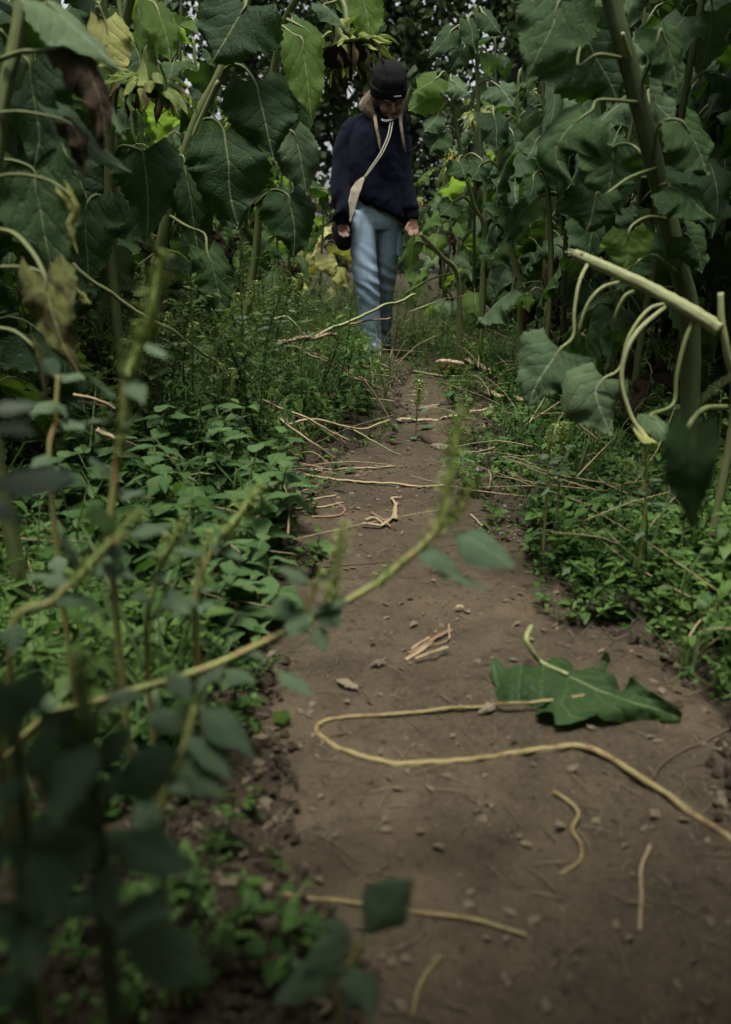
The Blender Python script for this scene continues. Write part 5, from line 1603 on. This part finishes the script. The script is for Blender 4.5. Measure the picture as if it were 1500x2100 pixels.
def ellipsoid(c, r, m=None, nu=16, nv=10):
    vs, fs = [], []
    for j in range(nv + 1):
        th = math.pi * j / nv
        for i in range(nu):
            ph = 2 * math.pi * i / nu
            p = V((r[0] * math.sin(th) * math.cos(ph), r[1] * math.sin(th) * math.sin(ph), r[2] * math.cos(th)))
            p = p + V(c)
            vs.append(m @ p if m is not None else p)
    for j in range(nv):
        for i in range(nu):
            a, b_ = j * nu + i, j * nu + (i + 1) % nu
            fs.append((a, a + nu, b_ + nu, b_))
    return vs, fs, [(0, 0)] * len(vs)


def loft(rings, sides=24, tilt=None, n=None):
    """rings: (centre Vector, half width, half depth, tilt) stacked; elliptical, capped"""
    K = len(rings)
    n = n or (K - 1) * 4
    cs = catmull([r[0] for r in rings], n)
    vs, fs = [], []
    for i in range(n + 1):
        x = i / n * (K - 1)
        ks = list(range(K))
        hw, hd = float(np.interp(x, ks, [r[1] for r in rings])), float(np.interp(x, ks, [r[2] for r in rings]))
        tl = float(np.interp(x, ks, [r[3] if len(r) > 3 else 0 for r in rings]))
        for k in range(sides):
            w = 2 * math.pi * k / sides
            cx_ = math.copysign(abs(math.cos(w)) ** .85, math.cos(w))
            vs.append(cs[i] + V((hw * cx_, hd * math.sin(w), tl * cx_)))
        if i:
            for k in range(sides):
                a, b_ = (i - 1) * sides + k, (i - 1) * sides + (k + 1) % sides
                fs.append((a, b_, b_ + sides, a + sides))
    fs.append(tuple(range(sides - 1, -1, -1)))
    fs.append(tuple(range(n * sides, (n + 1) * sides)))
    return vs, fs, [(0, 0)] * len(vs)


def weld(name, parts, voxel, smooth, mat, disp=None):
    vs, fs, uv = joinp(*parts)
    me = raw_mesh('tmp', vs, fs, None)
    ob = put('tmp', me)
    r = ob.modifiers.new('r', 'REMESH')
    r.mode = 'VOXEL'
    r.voxel_size = voxel
    r.use_smooth_shade = True
    if smooth:
        s_ = ob.modifiers.new('s', 'SMOOTH')
        s_.iterations = smooth
        s_.factor = .5
    dg = bpy.context.evaluated_depsgraph_get()
    out = bpy.data.meshes.new_from_object(ob.evaluated_get(dg))
    bpy.data.objects.remove(ob)
    out.name = name
    if disp:
        nv = [V(v.normal) for v in out.vertices]
        for v, nn in zip(out.vertices, nv):
            v.co = v.co + nn * disp(v.co)
    out.materials.clear()
    out.materials.append(mat)
    out.polygons.foreach_set('use_smooth', np.ones(len(out.polygons), bool))
    return out


px_m = mpp(450, YP)
foot = gnd(764, 738)
person = thing('person', V((foot.x, YP, 0)), 'person in black beanie, navy sweater and faded jeans looking down while walking', 'person')
PB = person.matrix_basis.translation


def wear(name, me, parent=None, base=None):
    """mesh in world space -> child of the person"""
    me.transform(Matrix.Translation(-PB))
    return put(name, me, parent or person)


# head frame: bowed forward, turned a little
HC = B(798, 203, -.035)
HM = Matrix.Translation(HC) @ Euler((math.radians(32), math.radians(-6), math.radians(13)), 'XYZ').to_matrix().to_4x4()


def H(x, y, z):
    return HM @ V((x, y, z))


cap = []
cap.append(ellipsoid((0, .012, .028), (.072, .092, .095), HM))
cap.append(ellipsoid((0, -.030, -.035), (.060, .060, .070), HM))
cap.append(ellipsoid((0, -.058, -.088), (.028, .026, .022), HM, 10, 8))              # chin
cap.append(tube([H(0, -.083, .020), H(0, -.097, -.004), H(0, -.108, -.026)], .008, .0125, 8, 6))   # nose
cap.append(ellipsoid((0, -.100, -.031), (.017, .012, .008), HM, 10, 8))
cap.append(ellipsoid((0, -.085, -.056), (.022, .010, .006), HM, 10, 8))              # upper lip
cap.append(ellipsoid((0, -.082, -.067), (.019, .010, .006), HM, 10, 8))
for sx in (-1, 1):
    cap.append(ellipsoid((sx * .040, -.062, -.026), (.024, .024, .022), HM, 10, 8))   # cheek
    cap.append(ellipsoid((sx * .032, -.080, .010), (.013, .006, .008), HM, 10, 8))    # lid
    cap.append(ellipsoid((sx * .075, .012, -.010), (.010, .020, .030), HM, 10, 8))    # ear
    cap.append(tube([H(sx * .012, -.086, .028), H(sx * .034, -.086, .033), H(sx * .056, -.072, .028)], .008, .006, 8, 6))
cap.append(tube([B(797, 268, .04), B(798, 242, .02), HM @ V((0, .02, -.04))], .055, .052, 14, 8))  # neck
# trunk, arms and legs under the clothes
cap.append(loft([(B(790, 256, .03), .11, .075), (B(778, 300, .02), .13, .09), (B(774, 370, .02), .12, .09), (B(776, 420, .02), .10, .07), (B(772, 445, .03), .10, .07)], 20))
AL = [(752, 268, .0), (704, 300, -.02), (697, 370, -.07), (701, 425, -.12), (704, 458, -.14)]
AR = [(804, 268, .02), (828, 300, .02), (832, 360, -.02), (839, 415, -.055), (846, 450, -.08)]
LL = [(750, 452, -.02), (746, 520, -.06), (753, 600, -.06), (760, 690, -.03), (764, 722, .0)]
LR = [(796, 452, .04), (797, 520, .05), (791, 600, .12), (787, 660, .22), (787, 690, .27)]
for A_, r in ((AL, .038), (AR, .036)):
    cap.append(tube([B(*q) for q in A_], 0, 0, 12, 16, rad=lambda t, r=r: float(np.interp(t, [0, .5, .8, 1], [r * 1.05, r, r * .78, r * .58]))))
for A_ in (LL, LR):
    cap.append(tube([B(*q) for q in A_], 0, 0, 12, 16, rad=lambda t: float(np.interp(t, [0, .25, .5, .7, 1], [.060, .066, .052, .050, .036]))))


def finger(pts, r):
    return tube([B(*q) for q in pts], r, r * .82, 8, 8)


# hand beside the bag: fingers hanging, gently curled
cap.append(loft([(B(704, 452, -.14), .021, .024), (B(703, 460, -.145), .026, .020), (B(702, 468, -.15), .030, .016), (B(703, 473, -.155), .028, .012)], 14))
for q in ([(695, 470, -.145), (696, 478, -.165), (700, 484, -.180)], [(700, 472, -.150), (702, 481, -.172), (706, 488, -.185)], [(706, 472, -.155), (709, 481, -.175), (713, 487, -.186)], [(711, 470, -.155), (714, 478, -.170), (717, 484, -.180)]):
    cap.append(finger(q, .0078))
cap.append(finger([(709, 460, -.150), (715, 468, -.165), (716, 476, -.176)], .0088))
# free hand
cap.append(loft([(B(846, 444, -.075), .020, .023), (B(847, 453, -.085), .025, .019), (B(848, 463, -.09), .029, .015), (B(848, 468, -.095), .027, .012)], 14))
for q in ([(840, 466, -.095), (838, 476, -.112), (841, 484, -.125)], [(845, 468, -.097), (844, 479, -.115), (846, 487, -.128)], [(851, 468, -.095), (851, 479, -.112), (850, 487, -.124)], [(856, 465, -.092), (857, 475, -.104), (855, 482, -.114)]):
    cap.append(finger(q, .0076))
cap.append(finger([(840, 456, -.09), (834, 466, -.105), (835, 475, -.115)], .0088))
wear('body', weld('body', cap, .005, 2, M['skin']))


def head_bit(name, parts, mat):
    v, f, u = joinp(*parts)
    return wear(name, raw_mesh(name, v, f, mat, u))


head_bit('lips', [tube([H(-.021, -.086, -.061), H(-.008, -.0965, -.058), H(0, -.097, -.0595), H(.008, -.0965, -.058), H(.021, -.086, -.061)], .0042, .0042, 8, 12),
                  tube([H(-.018, -.085, -.065), H(0, -.094, -.068), H(.018, -.085, -.065)], .005, .005, 8, 8)], M['lip'])
for sx in (-1, 1):
    head_bit('eyelash', [tube([H(sx * .017, -.0885, .004), H(sx * .032, -.0905, .0), H(sx * .047, -.083, .004)], .0012, .0008, 6, 8)], M['lash'])
    head_bit('eyebrow', [tube([H(sx * .014, -.095, .029), H(sx * .034, -.0945, .037), H(sx * .056, -.079, .031)], .0022, .0012, 6, 8)], M['hair'])

# hair: loose strands under the beanie, two braids
st = []
Rh = random.Random(3)
for i in range(210):
    sx = -1 if i % 3 else 1
    a = Rh.uniform(-.4, 1.35)
    root = H(sx * .080 * math.cos(a * .8), .035 + .075 * math.sin(a), .025 + Rh.uniform(-.01, .02))
    out = V((sx * (Rh.uniform(.01, .07) if sx < 0 else Rh.uniform(0, .02)), Rh.uniform(-.02, .03), 0))
    e = (B(768, 238, -.085) if sx < 0 else B(822, 236, -.085)) + V((Rh.gauss(0, .004), Rh.gauss(0, .006), Rh.gauss(0, .010)))
    st.append(tube([root, root.lerp(e, .4) + out + V((0, 0, -.006)), root.lerp(e, .75) + out * Rh.uniform(.3, 1.2), e + V((Rh.gauss(0, .006), 0, -abs(Rh.gauss(0, .012))))], .0011, .0006, 3, 9))
for i in range(60):                                           # fly-away wisps, caught by the light
    sx = -1 if i % 4 else 1
    root = H(sx * .075, .05 + Rh.uniform(-.03, .03), .0)
    st.append(tube([root, root + V((sx * Rh.uniform(.02, .06), Rh.uniform(-.02, .04), Rh.uniform(-.03, .01))), root + V((sx * Rh.uniform(.02, .07), Rh.uniform(-.02, .05), Rh.uniform(-.10, -.04)))], .0008, .0004, 3, 8))
head_bit('hair', st, M['hair'])


def braid(pts, r):
    C = catmull([B(*q) for q in pts], 46)
    out = []
    for k in range(3):
        pp = []
        for i, c in enumerate(C):
            t = i / 46
            w = t * 6.283 * 4.2 + k * 2.094
            q = r * float(np.interp(t, [0, .1, .8, 1], [1, .9, .75, .4]))
            pp.append(c + V((math.cos(w) * q, math.sin(2 * w) * q * .5, 0)))
        out.append(tube(pp, 0, 0, 6, 92, rad=lambda t: r * .62 * float(np.interp(t, [0, .8, .92, 1], [1, .8, .6, .15]))))
    return out


head_bit('braid', braid([(769, 236, -.09), (772, 260, -.150), (777, 285, -.16), (780, 308, -.163)], .0072), M['hair'])
head_bit('braid', braid([(821, 234, -.09), (823, 258, -.13), (827, 285, -.135), (832, 312, -.12)], .0072), M['hair'])

# beanie
RB = []
for z, r, yy in ((.045, .098, 0), (.07, .103, .002), (.105, .103, .004), (.140, .095, .008), (.172, .074, .014), (.190, .044, .018), (.197, .012, .018)):
    RB.append((V((0, .012 + yy, z)), r * .96, r * 1.08))
v, f, u = loft(RB, 40, n=30)
v = [HM @ q for q in v]


def knit(p):
    q = HM.inverted() @ p
    a = math.atan2(q.x, q.y - .01)
    return .0028 * noise.noise(p * 22) + .0045 * noise.noise(V((p.x * 9, p.y * 9, p.z * 15))) + .0011 * math.sin(a * 46)


bn = wear('beanie', weld('beanie', [(v, f, u)], .004, 2, M['beanie'], knit))
v, f, u = loft([(V((0, .018, .022)), .090, .098), (V((0, .018, .028)), .101, .110), (V((0, .016, .055)), .107, .117), (V((0, .014, .080)), .107, .116), (V((0, .014, .088)), .098, .106)], 40, n=16)
wear('folded_brim', weld('folded_brim', [([HM @ q for q in v], f, u)], .004, 2, M['beanie'], knit), bn)
c0 = H(.018, -.1025, .060)
ex = (HM.to_3x3() @ V((1, -.06, 0))).normalized()
ez = (HM.to_3x3() @ V((0, 0, 1))).normalized()
ey = ex.cross(ez)
v, f = [], []
for y in (-.004, .004):
    for (a, b_) in ((-.021, -.0022), (.021, -.0022), (.021, .0022), (-.021, .0022)):
        v.append(c0 + ex * a + ez * b_ + ey * y)
f = [(0, 1, 2, 3), (7, 6, 5, 4), (0, 4, 5, 1), (1, 5, 6, 2), (2, 6, 7, 3), (3, 7, 4, 0)]
wear('brim_tag', raw_mesh('brim_tag', v, f, M['white'], smooth=False), bn)


# sweater
def folds(p):
    q = p - PB
    a = .0105 * noise.noise(V((q.x * 9 + q.z * 3, q.y * 7, q.z * 4.5)))
    b_ = .0060 * math.sin((q.z * 1.0 - q.x * 1.5) * 34 + 5 * noise.noise(q * 4)) * max(0, noise.noise(q * 3.0 + V((3, 1, 0))) + .25)
    c = .004 * noise.noise(q * 26)
    return a * 1.3 + b_ * 1.5 + c


m_ = px_m
tors = loft([(B(797, 222, .03), 22 * m_, .060), (B(795, 228, .03), 36 * m_, .075), (B(788, 238, .025), 47 * m_, .090), (B(782, 250, .02), 56 * m_, .103), (B(777, 264, .015), 60 * m_, .115), (B(773, 285, .01), 62 * m_, .126),
             (B(770, 330, .0), 63 * m_, .132), (B(771, 375, .0), 64 * m_, .138, -.01), (B(776, 410, .0), 63 * m_, .145, -.045), (B(780, 428, .005), 60 * m_, .146, -.070), (B(782, 436, .01), 54 * m_, .134, -.076)], 36)


def sleeve(A_, rs):
    return tube([B(*q) for q in A_], 0, 0, 18, 30, rad=lambda t: m_ * float(np.interp(t, np.linspace(0, 1, len(rs)), rs)))


sl = sleeve([(748, 256, .01), (716, 280, .0), (702, 300, -.02), (699, 360, -.07), (701, 410, -.115), (703, 440, -.132), (704, 452, -.138)], [14, 20, 18, 18, 20, 23, 15])
sr = sleeve([(806, 254, .02), (822, 276, .02), (831, 300, .015), (834, 360, -.02), (839, 405, -.05), (844, 428, -.065), (846, 440, -.072)], [12, 17, 16, 15, 16, 17, 12])
yl = sleeve([(782, 240, .03), (757, 245, .02), (732, 256, .01), (714, 276, .0)], [13, 16, 18, 20])
yr = sleeve([(812, 240, .03), (818, 246, .03), (824, 257, .02), (828, 274, .02)], [13, 14, 15, 16])
sw = wear('sweater', weld('sweater', [tors, sl, sr, yl, yr], .0065, 5, M['wool'], folds))


def rib_tube(pts, rs, nr, name, mat='wool'):
    v, f, u = tube([B(*q) for q in pts], 0, 0, nr * 4, 8, rad=lambda t: m_ * float(np.interp(t, np.linspace(0, 1, len(rs)), rs)))
    C = catmull([B(*q) for q in pts], 8)
    out = []
    for i, p in enumerate(v[:-2]):
        k = i % (nr * 4 + 1)
        c = C[i // (nr * 4 + 1)]
        out.append(c + (p - c) * (1 + .035 * math.sin(k * math.pi / 2)))
    return wear(name, raw_mesh(name, out + v[-2:], f, M[mat], u), sw)


rib_tube([(703, 442, -.133), (704, 452, -.138), (704, 460, -.142)], [17, 15.5, 13.5], 16, 'cuff')
rib_tube([(845, 430, -.066), (846, 440, -.072), (846, 449, -.077)], [14, 13, 11.5], 16, 'cuff')
v, f, u = tube([B(770, 240, -.03), B(776, 249, -.075), B(790, 254, -.098), B(806, 251, -.085), B(822, 242, -.03), B(815, 236, .05), B(797, 232, .085), B(778, 235, .05), B(770, 240, -.03)], .0115, .0115, 10, 40)
wear('collar', raw_mesh('collar', v, f, M['wool'], u), sw)
v, f, u = tube([B(776, 238, -.03), B(781, 245, -.065), B(791, 249, -.08), B(804, 246, -.07), B(816, 238, -.03), B(810, 233, .03), B(797, 230, .055), B(783, 233, .03), B(776, 238, -.03)], .010, .010, 10, 36)
wear('shirt_collar', raw_mesh('shirt_collar', v, f, M['white'], u))


# jeans
def creases(p):
    q = p - PB
    knee = math.exp(-((q.z - .50) / .12) ** 2) + math.exp(-((q.z - .92) / .08) ** 2) * .9 + math.exp(-((q.z - .10) / .08) ** 2)
    return .007 * noise.noise(V((q.x * 9, q.y * 8, q.z * 5))) + (.010 * math.sin(q.z * 95 + q.x * 60 + 4 * noise.noise(q * 7))) * knee * max(0, .35 + noise.noise(q * 6))


pel = loft([(B(778, 398, .02), 50 * m_, .125), (B(775, 425, .02), 52 * m_, .130), (B(772, 455, .02), 51 * m_, .125), (B(771, 472, .02), 48 * m_, .105)], 30)
l1 = loft([(B(746, 430, .0), 26 * m_, .105), (B(746, 470, -.02), 26.5 * m_, .108), (B(746, 515, -.05), 27 * m_, .10), (B(750, 560, -.06), 26 * m_, .092), (B(755, 600, -.06), 25 * m_, .085), (B(757, 645, -.045), 24 * m_, .078),
            (B(760, 690, -.03), 24.5 * m_, .080), (B(762, 716, -.02), 25 * m_, .085)], 28)
l2 = loft([(B(796, 430, .04), 27 * m_, .105), (B(797, 470, .04), 26 * m_, .105), (B(796, 515, .05), 23.5 * m_, .098), (B(794, 560, .08), 21 * m_, .09), (B(790, 600, .13), 19 * m_, .085), (B(788, 640, .20), 18 * m_, .08),
            (B(787, 680, .27), 18 * m_, .08), (B(787, 700, .31), 18 * m_, .085)], 28)
jn = wear('jeans', weld('jeans', [pel, l1, l2], .006, 3, M['denim'], creases))
# frayed side pocket on the outer thigh
v, f, u = loft([(B(815, 462, .02), 6 * m_, .045), (B(816, 475, .02), 8 * m_, .052), (B(817, 500, .02), 9 * m_, .055), (B(817, 520, .02), 9 * m_, .050), (B(818, 526, .02), 7 * m_, .044)], 18)
wear('side_pocket', weld('side_pocket', [(v, f, u)], .005, 1, M['denim'], lambda p: .006 * noise.noise(p * 30)), jn)
# seam along the leg in view
v, f, u = tube([B(722, 470, -.06), B(723, 520, -.09), B(728, 560, -.10), B(733, 600, -.10), B(737, 650, -.08)], .0035, .003, 6, 24)
wear('side_seam', raw_mesh('side_seam', v, f, M['denim'], u), jn)
for (c, nm) in ((gnd(764, 737), 'shoe'), (V((B(787, 700, .31).x, YP + .33, 0)), 'shoe')):
    z0 = z_path(c.x, c.y) if off_path(c.x, c.y) < 0 else gz(c.x, c.y)
    c = V((c.x, c.y, z0))
    v, f, u = loft([(c + V((0, .10, .045)), .036, .05), (c + V((0, .05, .055)), .040, .06), (c + V((0, .0, .05)), .042, .055), (c + V((0.004, -.08, .036)), .046, .036), (c + V((.006, -.14, .028)), .030, .024)], 18)
    # rings stand upright along the foot
    sh = weld('shoe', [tube([c + V((0, .11, .045)), c + V((0, .04, .055)), c + V((0, -.04, .048)), c + V((.004, -.11, .034)), c + V((.006, -.155, .026))], 0, 0, 14, 14, rad=lambda t: float(np.interp(t, [0, .1, .4, .7, .92, 1], [.02, .040, .048, .042, .030, .010]))),
                       tube([c + V((0, .07, .05)), c + V((0, .06, .12))], .045, .040, 14, 4)], .005, 2, M['shoe'])
    so = wear('shoe', sh)
    wear('sole', weld('sole', [tube([c + V((0, .11, .010)), c + V((0, .04, .010)), c + V((0, -.04, .010)), c + V((.004, -.11, .011)), c + V((.006, -.158, .014))], 0, 0, 14, 14, flat=.36, rad=lambda t: float(np.interp(t, [0, .1, .4, .7, .92, 1], [.02, .042, .044, .047, .036, .012])))], .005, 2, M['rubber']), so)

# shoulder bag: two cords, canvas flap, black pouch
bp = B(704, 485, -.02)
bag = thing('shoulder_bag', bp, 'cream canvas and black shoulder bag slung across the navy sweater on twin cords', 'bag')
for dx in (0, 5):
    part('cord', tube([B(803 + dx, 236, .06), B(803 + dx, 243, -.03), B(800 + dx, 256, -.125), B(795 + dx, 280, -.152), B(781 + dx, 312, -.166), B(764 + dx * .9, 338, -.168), B(746 + dx * .5, 365, -.168)], .0030, .0030, 7, 40), M['cord'], bag, world=bp)
OUT = [(745, 362), (749, 366), (743, 384), (736, 404), (729, 428), (722, 452), (719, 459), (717, 453), (717, 432), (715, 412), (720, 388), (731, 372)]
N_ = len(OUT)
vs = []
for k, dy in enumerate((-.172, -.150)):
    for (x, y) in OUT:
        bulge = -.012 if k == 0 else 0
        vs.append(B(x, y, dy - .0004 * max(0, y - 362) + bulge * (1 if 368 < y < 450 else 0)))
fs = [tuple(range(N_ - 1, -1, -1)), tuple(range(N_, 2 * N_))] + [(i, (i + 1) % N_, (i + 1) % N_ + N_, i + N_) for i in range(N_)]
fl = weld('canvas_flap', [(vs, fs, [(0, 0)] * len(vs))], .004, 4, M['canvas'], lambda p: .002 * noise.noise(p * 30))
fl.transform(Matrix.Translation(-bp))
put('canvas_flap', fl, bag)
pv = loft([(B(705, 440, -.03), 12 * m_, .05), (B(704, 455, -.03), 17 * m_, .062), (B(703, 480, -.03), 18 * m_, .066), (B(705, 500, -.03), 17 * m_, .062), (B(706, 511, -.03), 12 * m_, .045), (B(706, 514, -.03), 5 * m_, .02)], 20)
po = weld('pouch', [pv], .005, 3, M['black_cloth'], lambda p: .004 * noise.noise(p * 16))
po.transform(Matrix.Translation(-bp))
put('pouch', po, bag)
